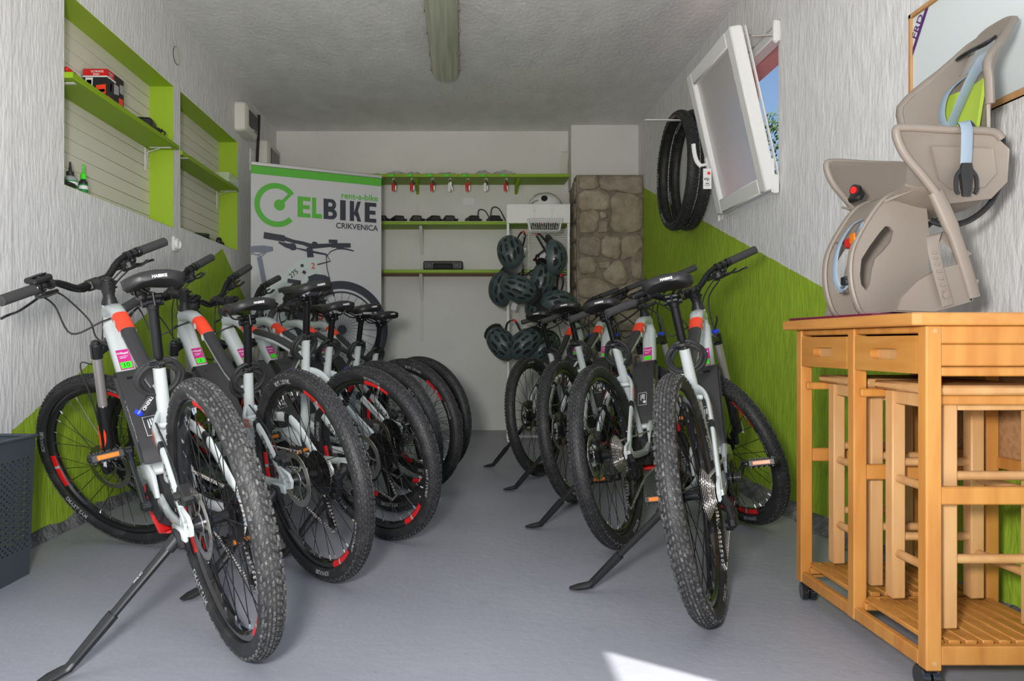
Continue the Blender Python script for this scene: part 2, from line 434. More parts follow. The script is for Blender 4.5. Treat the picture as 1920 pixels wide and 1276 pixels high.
# cement fillets where the walls meet the floor
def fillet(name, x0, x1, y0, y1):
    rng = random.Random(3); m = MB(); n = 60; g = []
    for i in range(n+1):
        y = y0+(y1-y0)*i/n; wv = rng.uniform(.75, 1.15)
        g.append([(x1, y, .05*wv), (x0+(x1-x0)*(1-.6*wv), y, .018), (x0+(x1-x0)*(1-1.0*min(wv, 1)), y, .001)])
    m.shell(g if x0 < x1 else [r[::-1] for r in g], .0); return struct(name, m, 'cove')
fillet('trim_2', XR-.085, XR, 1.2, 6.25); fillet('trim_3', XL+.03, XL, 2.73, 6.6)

# stone pier in the back right corner, each stone its own piece
m = MB(); slab(m, .95, XR, 6.262, YB, 0, 2.175); pier = struct('wall_pier', m, 'mortar')
def pxw(x, y, Y): return ((x-PX)/F*Y, HC+(PY-y)/F*Y)
ST = [[(690, -60), (850, -62), (862, 48), (700, 52)], [(868, -62), (1010, -60), (1160, -58), (1160, 88), (1000, 62), (872, 50)],
      [(700, 62), (935, 60), (930, 182), (880, 188), (705, 186)], [(950, 72), (1158, 98), (1155, 200), (1150, 320), (1060, 340), (945, 332)],
      [(722, 196), (855, 194), (862, 250), (842, 340), (746, 342), (728, 300)], [(868, 262), (922, 258), (918, 338), (852, 336)], [(868, 198), (924, 204), (918, 246), (872, 246)],
      [(708, 366), (875, 362), (872, 500), (800, 486), (710, 474)], [(884, 364), (1008, 370), (1002, 505), (960, 514), (882, 496)],
      [(1020, 366), (1158, 350), (1150, 440), (1090, 490), (1030, 522), (1008, 505)],
      [(722, 502), (826, 500), (846, 560), (836, 606), (780, 618), (726, 602)], [(860, 534), (938, 522), (934, 570), (872, 580)],
      [(962, 528), (1012, 530), (1062, 640), (1040, 672), (982, 692), (888, 642), (900, 600)], [(1072, 502), (1160, 448), (1160, 642), (1092, 640)],
      [(724, 642), (880, 640), (968, 728), (940, 800), (830, 778), (720, 762)], [(990, 712), (1072, 662), (1160, 672), (1160, 800), (1000, 792)],
      [(720, 778), (900, 808), (890, 960), (722, 950)], [(912, 818), (1155, 815), (1155, 985), (918, 985)],
      [(720, 970), (900, 975), (960, 1100), (720, 1110)], [(930, 1000), (1155, 1000), (1155, 1130), (980, 1110)],
      [(720, 1125), (1000, 1120), (1010, 1290), (720, 1300)], [(1020, 1140), (1155, 1145), (1155, 1320), (1030, 1300)],
      [(720, 1315), (900, 1310), (910, 1470), (720, 1480)], [(925, 1310), (1155, 1335), (1155, 1480), (930, 1475)], [(720, 1495), (960, 1490), (960, 1640), (720, 1640)], [(975, 1495), (1155, 1495), (1155, 1640), (975, 1640)]]
rng = random.Random(11)
def stone(pts, d, mt, o_, ex, ey):
    m = MB(); n = len(pts); cx_ = sum(p[0] for p in pts)/n; cy_ = sum(p[1] for p in pts)/n
    P2 = []
    for i in range(n):                                  # round the outline, two points per edge
        a = pts[i]; b = pts[(i+1) % n]
        for t in (.18, .5, .82):
            P2.append((a[0]+(b[0]-a[0])*t+rng.uniform(-.006, .006), a[1]+(b[1]-a[1])*t+rng.uniform(-.006, .006)))
    k = len(P2); rings = []
    for f, h in ((1.0, 0), (.985, d*.55), (.92, d*.85), (.6, d*1.02)):
        rings.append([(cx_+(x-cx_)*f, cy_+(y-cy_)*f, h+rng.uniform(-.004, .004)) for x, y in P2])
    rings.append([(cx_, cy_, d*1.05)])
    o_ = V(o_); ex = V(ex); ey = V(ey); ez = V((-ex.cross(ey))) if False else ex.cross(ey)
    vs_ = [o_+ex*x+ey*y+ez*h for r in rings for x, y, h in r]; fs = []
    for q in range(3):
        for i in range(k): fs.append((q*k+i, q*k+(i+1) % k, (q+1)*k+(i+1) % k, (q+1)*k+i))
    for i in range(k): fs.append((3*k+i, 3*k+(i+1) % k, 4*k))
    m.add(vs_, fs); m.build('stone', mt, pier, 60)
for pts in ST:
    pp = [pxw(880+x/3.544, 340+y/3.544, 6.24) for x, y in pts]
    qx, qz = sum(p[0] for p in pp)/len(pp), sum(p[1] for p in pp)/len(pp); pp = [(qx+(x-qx)*1.05, qz+(z-qz)*1.05) for x, z in pp]
    pp = [(min(max(x, .965), 1.50), min(max(z, .01), 2.168)) for x, z in pp]
    if sum(pp[i][0]*pp[(i+1) % len(pp)][1]-pp[(i+1) % len(pp)][0]*pp[i][1] for i in range(len(pp))) < 0: pp = pp[::-1]
    stone(pp, rng.uniform(.02, .034), rng.choice(['stone', 'stone2', 'stone3']), (0, 6.266, 0), (1, 0, 0), (0, 0, 1))
z = .02
while z < 2.1:                                          # stones on the pier's side
    h = min(rng.uniform(.16, .26), 2.17-z)
    pp = [(-6.60, z), (-6.29, z), (-6.29, z+h-.02), (-6.60, z+h-.02)]
    stone(pp, .018, 'stone2', (.952, 0, 0), (0, -1, 0), (0, 0, 1)) ; z += h

# the tilted window on the right
y0, y1, z0, z1 = WN
m = MB()
for a, b, c, d in ((y0, y0+.05, z0, z1), (y1-.05, y1, z0, z1), (y0+.05, y1-.05, z0, z0+.05), (y0+.05, y1-.05, z1-.05, z1)):
    m.box((XR+.045, (a+b)/2, (c+d)/2), (.07, b-a, d-c), .006)
win = struct('window_1', m, 'white')
m = MB()
for a, b, c, d in ((y0, y0+.003, z0, z1), (y1-.003, y1, z0, z1), (y0, y1, z0, z0+.003), (y0, y1, z1-.003, z1)): slab(m, XR+.085, XR+.241, a, b, c, d)
m.build('outer_reveal', 'pink', win)
hinge = Matrix.Translation((XR-.005, 0, z0+.02)) @ Matrix.Rotation(R_(-12.6), 4, 'Y')
H_ = z1-z0-.02; W0, W1 = y0+.012, 4.262
m = MB()
for a, b, c, d in ((W0, W0+.075, 0, H_), (W1-.075, W1, 0, H_), (W0+.075, W1-.075, 0, .075), (W0+.075, W1-.075, H_-.075, H_)):
    m.box((-.03, (a+b)/2, (c+d)/2), (.06, b-a, d-c), .007)
for c in (-.008, .012): 
    m.box((.004+c, W0+.004, H_/2), (.006, .02, H_*.97), .002)
sash = m.build('sash', 'white', win); sash.matrix_local = hinge
m = MB(); m.box((-.03, (W0+W1)/2, H_/2), (.008, W1-W0-.14, H_-.14)); m.build('frosted_pane', 'frost', sash)
m = MB(); m.box((-.066, W1-.038, .29), (.012, .03, .075), .005); m.tube([(-.066, W1-.038, .29), (-.10, W1-.038, .29)], .009, 10)
m.tube(spline([(-.10, W1-.038, .285), (-.115, W1-.03, .32), (-.118, W1-.03, .37), (-.112, W1-.028, .42)], 4), [(.012, .008)]*13, 10)
m.build('window_handle', 'white', sash)
m = MB(); m.box((XR-.012, y0+.015, z1-.055), (.035, .022, .10), .004); m.rod((XR-.012, y0+.02, z1-.11), (XR-.012, y0+.02, z1+.0), .008)
m.build('upper_hinge', 'white', win)
m = MB(); m.box((XR-.018, y0+.012, z0+.04), (.03, .024, .09), .004); m.rod((XR-.03, y0+.012, z0+.0), (XR-.03, y0+.012, z0+.16), .008); m.build('lower_hinge', 'white', win)
m = MB(); m.tube([(XR-.01, y0+.05, z1-.06), (XR-.10, y0+.10, z1-.045), (XR-.155, y0+.07, z1-.035)], .005, 6); m.build('stay_arm', 'steel', win)
# outside the window: eave, neighbour's wall, tree
m = MB(); slab(m, 1.76, 2.13, 2.9, 7.5, 2.66, 2.76); struct('eave', m, 'pink')
nb = thing('neighbour_building', 'pink rendered building outside behind the frosted window pane', 'building', (4.6, 15.6, 0))
m = MB(); m.box((0, 0, 2.15), (1.2, 4.6, 4.3)); m.build('wall', 'pink', nb)
m = MB(); m.box((0, 0, 4.35), (1.5, 4.9, .12), .02); m.build('roof', 'lampbase', nb)
m = MB(); m.box((-.61, .4, 1.6), (.03, .9, 1.2), .005); m.build('shutter', 'white', nb)
tr = thing('tree', 'green tree against the blue sky outside the tilted window', 'tree', (6.35, 14.9, 0))
m = MB(); m.tube([(0, 0, 0), (.05, 0, 1.6), (0, .05, 3.2)], [.14, .11, .05], 8); m.build('trunk', 'bark', tr)
m = MB(); rg = random.Random(5)
for i in range(2600):
    d = V((rg.gauss(0, 1), rg.gauss(0, 1), rg.gauss(0, 1))).normalized()*rg.uniform(.5, 1)**.5
    p = V((0, 0, 4.1))+V((d.x*.85, d.y*.9, d.z*1.35)); a = V((rg.uniform(-1, 1), rg.uniform(-1, 1), rg.uniform(-1, 1))).normalized()*.055; b = a.orthogonal().normalized()*.03
    m.add([p-a, p+b, p+a, p-b], [(0, 1, 2, 3)])
tag(m.build('foliage', 'leaf', tr), kind='stuff')

# ceiling lamp
lp = thing('ceiling_lamp', 'long grey-green covered fluorescent batten lamp, switched off, on the ceiling', 'lamp', (-.118, 0, ZC))
m = MB(); Y0, Y1 = 3.55, 5.12
m.tube([(0, Y0, -.02), (0, Y1, -.02)], [(.094, .02)]*2, 24, hint=(1, 0, 0), p=5); m.build('housing', 'lampbase', lp)
m = MB(); prof = []
g = []
for i, y in enumerate([Y0, Y0+.02, Y0+.06, Y0+.10]+[Y0+.1+(Y1-Y0-.2)*k/8 for k in range(1, 9)]+[Y1-.06, Y1-.03, Y1-.012, Y1]):
    e = min(1, min(y-Y0, Y1-y)/.06); e = math.sqrt(max(0, 1-(1-e)**2))
    g.append([(.087*(.6+.4*e)*math.cos(PI*j/16), y, -.035-.07*(.12+.88*e)*math.sin(PI*j/16)**.8 if j not in (0, 16) else -.035) for j in range(17)])
m.shell(g, .003); m.build('cover', 'lamp', lp)
m = MB(); m.rod((-.035, Y0+.08, -.06), (-.035, Y1-.08, -.06), .013, 10); m.rod((.035, Y0+.08, -.06), (.035, Y1-.08, -.06), .013, 10)
m.build('fluorescent_tubes', 'white', lp)
q = MB(); q.box((0, 0, 0), (.008, .022, .03), .002); me = q.mesh('clip', 'lampbase')
for sx in (-1, 1):
    for y in (3.75, 4.12, 4.42, 4.76, 5.02): put('clip', me, lp, loc=(sx*.095, y, -.032))

# ------------------------------------------------------------------ the bicycles (local axes: x forward, y left, z up; origin on the floor under the rear axle)
RW, WB = .35, 1.148
CAP = V((.8457, 0, RW+.6469)); HT = R_(68.5)
AX = V((-math.cos(HT), 0, math.sin(HT)))               # up along the steering axis
STD = V((-math.cos(R_(73.5)), 0, math.sin(R_(73.5))))  # up along the seat tube
COL0 = V((.3278, 0, RW+.412)); BBK = V((.458, 0, .318)); FA = V((WB, 0, RW))
def A(d, y=0.): return CAP-AX*d+V((0, y, 0))
YA = (0, 1, 0)
def ring_pts(r, n, y=0., c=(0, 0, 0)): return [V(c)+V((r*math.cos(2*PI*i/n), y, r*math.sin(2*PI*i/n))) for i in range(n)]
def make_tire(dusty, hollow=False):
    m = MB(); N = 96; rc = .3195; prof = []
    for j in range(15):                                   # open carcass section from bead to bead
        a = R_(-128+256*j/14); prof.append((rc+.0262*math.cos(a), .0285*math.sin(a)))
    if not hollow: prof += [(.300, .020), (.3035, .0), (.300, -.020)]
    k = len(prof); vs_ = []; fs = []
    for i in range(N):
        t = 2*PI*i/N
        for r, y in prof: vs_.append((r*math.cos(t), y, r*math.sin(t)))
    for i in range(N):
        for j in range(k-1 if hollow else k):
            fs.append((i*k+j, i*k+(j+1) % k, ((i+1) % N)*k+(j+1) % k, ((i+1) % N)*k+j))
    m.add(vs_, fs)
    m.cm = 1
    def P(t, u, h): 
        r = rc+(.0262+h)*math.cos(u); return V((r*math.cos(t), (.0285+h)*math.sin(u), r*math.sin(t)))
    def knob(t, u, dt, du, h, sk=0.):
        o = [(-1, -1), (1, -1), (1, 1), (-1, 1)]
        b = [P(t+a*dt+b_*sk, u+b_*du, -.001) for a, b_ in o]; c = [P(t+a*dt*.8+b_*sk, u+b_*du*.8, h) for a, b_ in o]
        m.add(b+c, [(4, 5, 6, 7), (0, 1, 5, 4), (1, 2, 6, 5), (2, 3, 7, 6), (3, 0, 4, 7)])
    n = 112; dt0 = 2*PI/n
    for i in range(n):
        t = i*dt0
        for s in (-1, 1):
            knob(t+(.25 if s > 0 else 0)*dt0, s*R_(8.5), dt0*.36, R_(6.0), .0036, s*dt0*.08)
            knob(t+(.6 if s > 0 else .4)*dt0, s*R_(25), dt0*.34, R_(6.5 if i % 2 else 5), .0036, s*dt0*.14)
            if i % 2: knob(t+.1*dt0, s*R_(42), dt0*.42, R_(6), .0036, s*dt0*.1)
            knob(t+.5*dt0, s*R_(57 if i % 2 else 53), dt0*.36, R_(8 if i % 2 else 5), .0040)
    m.cm = 2
    for s in (-1, 1):
        for st, a0, out, sz in (('SMART SAM', 205, 0, .021), ('SCHWALBE', 25, 1, .017), ('SMART SAM', 330, 0, .021), ('SCHWALBE', 118, 1, .017)):
            def fn(x, y, a0=R_(a0), out=out, s=s):
                # left side (s=1): seen from +y the angle runs clockwise
                rr = .3125+(y if out else -y)
                th = a0+(-s*x if False else (x/.3125)*s*(1 if out else -1)*(1))
                # seen from the left (+y), x forward is to the left
                u = math.acos(max(-1, min(1, (rr-rc)/.0262)))
                yy = s*(.0285*abs(math.sin(u))+.0006)
                return V((rr*math.cos(th), yy, rr*math.sin(th)))
            m.txt(st, sz, (0, 0, 0), (1, 0, 0), (0, 1, 0), .02, fn)
    return m.mesh('tire', ['tire', 'dustytread' if dusty else 'knob', 'tiretext'], 40)
def make_rim():
    m = MB(); prof = [(.300, .0135), (.300, -.0135), (.292, -.0145), (.284, -.013), (.277, -.006), (.277, .006), (.284, .013), (.292, .0145)]
    k = len(prof); N = 80
    vs_ = [(r*math.cos(2*PI*i/N), y, r*math.sin(2*PI*i/N)) for i in range(N) for r, y in prof]
    m.add(vs_, [(i*k+j, ((i+1) % N)*k+j, ((i+1) % N)*k+(j+1) % k, i*k+(j+1) % k) for i in range(N) for j in range(k)])
    return m.mesh('rim', 'blackgloss', 30)
def make_decal():
    m = MB(); n = 7
    for a0, da in ((-13, 15), (4, 9)):
        vs_ = [(r*math.cos(R_(a0+da*i/n)), y, r*math.sin(R_(a0+da*i/n))) for i in range(n+1) for r, y in ((.2985, .0146), (.292, .0156), (.284, .0141), (.2795, .0092))]
        m.add(vs_, [(i*4+j, i*4+j+1, (i+1)*4+j+1, (i+1)*4+j) for i in range(n) for j in range(3)])
    m.cm = 1; vs_ = [(r*math.cos(R_(a)), y, r*math.sin(R_(a))) for a in (2, 4) for r, y in ((.2985, .0145), (.292, .0155), (.284, .0140), (.2795, .0091))]
    m.add(vs_, [(j, j+1, 5+j, 4+j) for j in range(3)])
    return m.mesh('rim_decal', ['red', 'greyprint'])
def make_spokes():
    m = MB(); n = 32
    for i in range(n):
        s = 1 if i % 2 else -1; a = 2*PI*i/n; b = a+(1 if (i//2) % 2 else -1)*R_(62)
        p = V((.029*math.cos(b), s*.028, .029*math.sin(b))); q = V((.279*math.cos(a), s*.003, .279*math.sin(a)))
        m.cm = 0; m.tube([p, q], .0013, 4, caps=False)
        m.cm = 1; d = (q-p).normalized(); m.tube([q-d*.016, q+d*.001], .0026, 5, caps=True)
    return m.mesh('spokes', ['blackmetal', 'chrome'])
def make_hub(rear):
    m = MB(); w_ = .065 if rear else .047
    m.lathe([(.004, -w_-.012), (.008, -w_-.01), (.009, -w_), (.031, -.032), (.031, -.027), (.016, -.02), (.014, 0), (.016, .02), (.031, .027), (.031, .032), (.012, w_), (.009, w_+.01), (.004, w_+.012)], (0, 0, 0), (0, 1, 0), 20)
    return m.mesh('hub', 'blackmetal', 30)
def annulus(m, r0, r1, y, t, n=40):
    pr = [(r0, y-t/2), (r1, y-t/2), (r1, y+t/2), (r0, y+t/2)]
    vs_ = [(r*math.cos(2*PI*i/n), yy, r*math.sin(2*PI*i/n)) for i in range(n) for r, yy in pr]
    m.add(vs_, [(i*4+j, i*4+(j+1) % 4, ((i+1) % n)*4+(j+1) % 4, ((i+1) % n)*4+j) for i in range(n) for j in range(4)])
def make_disc(y):
    m = MB(); annulus(m, .070, .090, y, .002); annulus(m, .018, .03, y, .003, 20)
    for i in range(6):
        a = 2*PI*i/6; m.tube([(.026*math.cos(a), y, .026*math.sin(a)), (.05*math.cos(a+.3), y, .05*math.sin(a+.3)), (.074*math.cos(a+.25), y, .074*math.sin(a+.25))], [(.005, .0009)]*3, 6, hint=(-math.sin(a), 0, math.cos(a)))
    for i in range(20):
        a = 2*PI*i/20; m.lathe([(.003, -.0012), (.003, .0012)], (.08*math.cos(a), y, .08*math.sin(a)), (0, 1, 0), 6)
    return m.mesh('brake_disc', 'steel', 30)
def make_cassette():
    m = MB()
    for k in range(9):
        r = .073-.0060*k; y = -.034-.0035*k
        n = 24+4*(8-k)//2; pr = []
        for i in range(n*2): rr = r+(.0022 if i % 2 else -.0012); pr.append((rr*math.cos(PI*i/n), rr*math.sin(PI*i/n)))
        m.cm = 0 if k else 1
        m.prism(pr, (0, y, 0), (1, 0, 0), (0, 0, 1), .0018)
    m.cm = 1; m.lathe([(.018, -.066), (.012, -.07)], (0, 0, 0), (0, 1, 0), 12)
    return m.mesh('cassette', ['steel', 'darksteel'], 30)
TIRE = {d: make_tire(d) for d in (0, 1)}
SPARE = make_tire(0, True)
RIM, DEC, SPK = make_rim(), make_decal(), make_spokes()
HUBR, HUBF, DISCR, DISCF, CASS = make_hub(1), make_hub(0), make_disc(.048), make_disc(.040), make_cassette()
def make_frame(dc):
    cl = COL0+STD*dc; J = cl-STD*.078
    m = MB()
    m.tube([A(.085), A(.11), A(.15), A(.20)], [.026, .025, .027, .0315], 20)
    # top tube: flat behind the head, then falling to the seat tube
    tt = spline([A(.115)+V((.006, 0, 0)), V((.80, 0, .889)), V((.70, 0, .838)), V((.52, 0, J.z+.055)), J+V((.035, 0, -.004)), J+V((0, 0, -.012))], 5)
    k = len(tt); rr = [(.0285-.0115*min(1, i/(k*.8)), .0245-.0085*min(1, i/(k*.75))) for i in range(k)]
    m.tube(tt, rr, 18, hint=YA, p=2.7)
    dt = [A(.165)+V((-.004, 0, 0)), V((.80, 0, .672)), V((.66, 0, .485)), V((.565, 0, .36))]
    m.tube(spline(dt, 5), [(.031, .030)]*16, 18, hint=YA, p=2.8)
    m.tube([BBK+STD*.06, BBK+STD*.2, J-STD*.05, cl], [(.022, .022), (.019, .019), (.0185, .0185), (.0175, .0175)], 16)
    J2 = cl-STD*.155
    for s in (-1, 1):
        ss = spline([J2+V((.004, s*.012, 0)), J2+V((-.055, s*.045, -.035)), V((.20, s*.060, .505)), V((.085, s*.069, .405)), V((.03, s*.073, .352))], 5)
        m.tube(ss, [(.009, .013)]+[(.0075, .0165)]*(len(ss)-6)+[(.0075, .014)]*5, 10, hint=YA, p=3)
        cs = spline([V((.43, s*.040, .335)), V((.33, s*.048, .318)), V((.15, s*.064, .325)), V((.02, s*.073, .342))], 5)
        m.tube(cs, [(.009, .017)]*6+[(.008, .014)]*(len(cs)-6), 10, hint=YA, p=3.2)
        m.prism([(.05, .39), (-.005, .375), (-.022, .352), (-.012, .328), (.02, .322), (.07, .325)], (0, s*.073-.004, 0), (1, 0, 0), (0, 0, 1), -.008, .001)
        m.tube([J2+V((-.04, s*.028, -.03)), J2+V((-.055, 0, -.028)), J2+V((-.04, -s*.028, -.03))], .009, 8)
    # bracket that carries the motor
    for s in (-1, 1):
        m.prism([(.40, .345), (.405, .41), (.455, .435), (.53, .425), (.61, .41), (.625, .37), (.575, .355), (.50, .375), (.445, .335)], (0, s*.052+.006, 0), (1, 0, 0), (0, 0, 1), .012, .002)
    m.box((.51, 0, .412), (.15, .10, .02), .006)
    # kickstand plate on the left chain stay
    m.box((.075, .080, .322), (.11, .012, .03), .004)
    fr = m.mesh('frame', 'framewhite', 50)
    # parts of the frame that look different
    subs = []
    m = MB(); i0, i1 = 11, 21; m.tube([p for p in tt[i0:i1]], [(a+.0012, b+.0012) for a, b in rr[i0:i1]], 12, hint=YA, arc=(PI+R_(8), 2*PI-R_(8)), p=2.7); subs.append(('top_tube_panel', m.mesh('top_tube_panel', 'panel')))
    m = MB(); m.tube(tt[8:12], [(a+.0015, b+.0015) for a, b in rr[8:12]], 12, hint=YA, arc=(PI-R_(14), 2*PI+R_(14)), p=2.7); m.cm = 1
    for s in (-1, 1):
        for q in (9, 11): m.lathe([(.0, .0), (.011, .0), (.013, .001), (.009, .0018), (.006, .001)], tt[q]+V((0, s*(rr[q][0]+.0005), -.004)), (0, s, 0), 12)
    subs.append(('head_badge', m.mesh('head_badge', ['orange', 'whiteprint'])))
    m = MB()
    ss = spline([J2+V((.004, .012, 0)), J2+V((-.055, .045, -.035)), V((.20, .060, .505)), V((.085, .069, .405)), V((.03, .073, .352))], 5)
    for s in (-1, 1):
        for nm, st, sz, i, mt, bo in (('size_lettering', '275', .042, 7, 'textred', .01), ('model_lettering', 'SDURO', .030, 13, 'ink', .02)):
            p = ss[i].copy(); d = (ss[i+1]-ss[i-1]).normalized(); p.y = s*(ss[i].y+.0088)
            ex = d.copy() if s > 0 else V((-d.x, d.y, -d.z))
            m = MB(); m.txt(st, sz, p, ex, V((0, s, 0)).cross(ex), bo); subs.append((nm, m.mesh(nm, mt)))
        m = MB(); m.tube([V((ss[i].x, s*ss[i].y, ss[i].z)) for i in (9, 10)], [(.0082, .0172)]*2, 10, hint=YA, p=3); subs.append(('stay_band', m.mesh('stay_band', 'ink')))
    m = MB(); sq = spline(dt, 5); d = (sq[5]-sq[3]).normalized(); up = V((d.z, 0, -d.x)); up = up if up.x < 0 else -up
    c0 = sq[4]+up*.0305-d*.004
    m.box((0, 0, 0), (.075, .040, .0012), .0003); 
    rm = Matrix((d, (0, 1, 0), up)).transposed()
    m.v = [tuple(rm @ V(p)+c0) for p in m.v]; m.cm = 1
    m.box(c0+up*.0012-d*.016, (.002, .002, .002)) if False else None
    m.txt('huni', .013, c0+up*.0012-d*.024+V((0, -.005, 0)), (0, -1, 0), -d, .02)
    for k in (-1, 1): m.tube([c0+up*.0014-d*.024+V((0, .0125+.003*k+.003*math.cos(t*.785), 0))+d*(.003*math.sin(t*.785)) for t in range(8)], .0007, 4, closed=True)
    for k in range(2): m.add([c0+up*.0013-d*(.012-.006*k)+V((0, y, 0))+d*z for y, z in ((.014, 0), (.014, .0016), (-.012+.006*k, .0016), (-.012+.006*k, 0))], [(0, 1, 2, 3)])
    b = MB(); b.box((.022, 0, .0012), (.024, .034, .0012), .0003); m.cm = 2
    m.add([tuple(rm @ V(p)+c0) for p in b.v], b.f)
    subs.append(('price_sticker', m.mesh('price_sticker', ['magenta', 'whiteprint', 'lime'])))
    return fr, subs, cl, (c0+up*.0022+d*.022, d)
def make_battery():
    m = MB(); d = V((-.588, 0, -.809)); u = V((-.809, 0, .588)); o = V((.795, 0, .662))
    pr = [(0, .026), (.0, .058), (.015, .078), (.06, .094), (.30, .094), (.345, .082), (.375, .058), (.375, .026)]
    m.prism(pr, o+V((0, .041, 0)), d, u, (.082) * (1 if d.cross(u).y < 0 else -1), .008)
    me = m.mesh('battery', 'battery', 30)
    s = MB(); s.box((0, 0, 0), (.014, .05, .004), .001)
    rm = Matrix((d, (0, 1, 0), u)).transposed()
    # handle slot on the top end
    s.v = [tuple(rm @ V(p)+o+d*.052+u*.0905) for p in s.v]; slot = s.mesh('handle_slot', 'blackgloss')
    s = MB(); q = MB(); q.box((.235, 0, .0945), (.075, .046, .001)); s.add([tuple(rm @ V(p)+o) for p in q.v], q.f)
    s.cm = 1
    for a, b, c, e in ((.235, -.019, .066, .0012), (.235, .019, .066, .0012), (.202, 0, .0012, .04), (.268, 0, .0012, .04), (.225, -.008, .03, .004), (.222, -.001, .022, .004), (.228, .006, .03, .003)):
        q = MB(); q.box((a, b, .0953), (c, e, .0008)); s.add([tuple(rm @ V(p)+o) for p in q.v], q.f)
    s.lathe([(.007, 0), (.007, .0008)], o+d*.252+u*.095+V((0, -.010, 0)), u, 14)
    lab = s.mesh('battery_label', ['battery', 'whiteprint'])
    L = []
    for sg in (-1, 1):
        s = MB(); ex = d if sg > 0 else -d; ey = V((0, sg, 0)).cross(ex)
        s.txt('HAIBIKE', .042, o+d*.18+u*.06+V((0, sg*.0416, 0)), ex, ey, .02); L.append(('battery_lettering', s.mesh('battery_lettering', 'whiteprint')))
    return me, [('handle_slot', slot), ('battery_label', lab)]+L
def make_motor():
    m = MB(); pr = [(.425, .25), (.505, .235), (.585, .285), (.61, .33), (.60, .385), (.53, .41), (.45, .405), (.415, .36), (.41, .30)]
    m.prism(pr, (0, .046, 0), (1, 0, 0), (0, 0, 1), -.092 if V((1, 0, 0)).cross(V((0, 0, 1))).y > 0 else .092, .014)
    for s in (-1, 1):
        m.lathe([(.052, .0), (.05, .008), (.035, .014), (.02, .018), (.014, .02), (.014, .034)], BBK+V((0, s*.046, 0)), (0, s, 0), 22)
        for a in range(7):
            t = a*.9; m.lathe([(.006, 0), (.006, .006)], (.515+.07*math.cos(t), s*.044, .325+.06*math.sin(t)), (0, s, 0), 8)
    me = m.mesh('motor', 'black', 30)
    s = MB(); s.tube([(.42, 0, .235), (.50, 0, .218), (.585, 0, .262), (.635, 0, .335), (.635, 0, .375)], [(.046, .004), (.05, .004), (.05, .004), (.044, .004), (.034, .004)], 10, hint=YA, p=4)
    return me, [('skid_plate', s.mesh('skid_plate', 'red'))]
def make_crankset():
    m = MB(); n = 34; pr = []
    for i in range(n*2): rr = .074+(.002 if i % 2 else -.002); pr.append((rr*math.cos(PI*i/n), rr*math.sin(PI*i/n)))
    m.prism(pr, (0, -.056, 0), (1, 0, 0), (0, 0, 1), .003)
    annulus(m, .060, .083, -.0635, .003)
    for i in range(5):
        a = 2*PI*i/5; m.tube([(.02*math.cos(a), -.060, .02*math.sin(a)), (.064*math.cos(a), -.061, .064*math.sin(a))], [(.010, .003), (.007, .003)], 8, hint=(-math.sin(a), 0, math.cos(a)))
    return m.mesh('chainring', 'blackgloss', 30)
def make_arm(s):
    m = MB(); m.tube([(0, s*.079, -.0), (.02, s*.081, 0), (.09, s*.085, 0), (.155, s*.089, 0), (.178, s*.089, 0)], [(.011, .017), (.010, .017), (.008, .0125), (.008, .0125), (.007, .009)], 10, hint=YA, p=3)
    m.lathe([(.018, -.012), (.018, .010), (.012, .013)], (0, s*.08, 0), (0, s, 0), 16); m.lathe([(.013, -.009), (.013, .009)], (.17, s*.089, 0), (0, s, 0), 14)
    return m.mesh('crank_arm', 'blackgloss', 30)
def make_pedal(s):
    m = MB(); m.rod((0, 0, 0), (0, s*.10, 0), .007, 10); m.rod((0, s*.012, 0), (0, s*.09, 0), .011, 10)
    for x in (-.040, .040):
        m.box((x, s*.055, 0), (.012, .088, .024), .003)
        for k in range(5): m.box((x, s*(.02+.0175*k), .014), (.010, .006, .006), .001); m.box((x, s*(.02+.0175*k), -.014), (.010, .006, .006), .001)
    for y in (.012, .052, .095): m.box((0, s*y, 0), (.084, .008, .018), .003)
    me = m.mesh('pedal', 'black', 30)
    L = []
    for x in (-.0465, .0465): r = MB(); r.box((x, s*.055, .0), (.004, .058, .013), .001); L.append(('pedal_reflector', r.mesh('pedal_reflector', 'amber')))
    return me, L
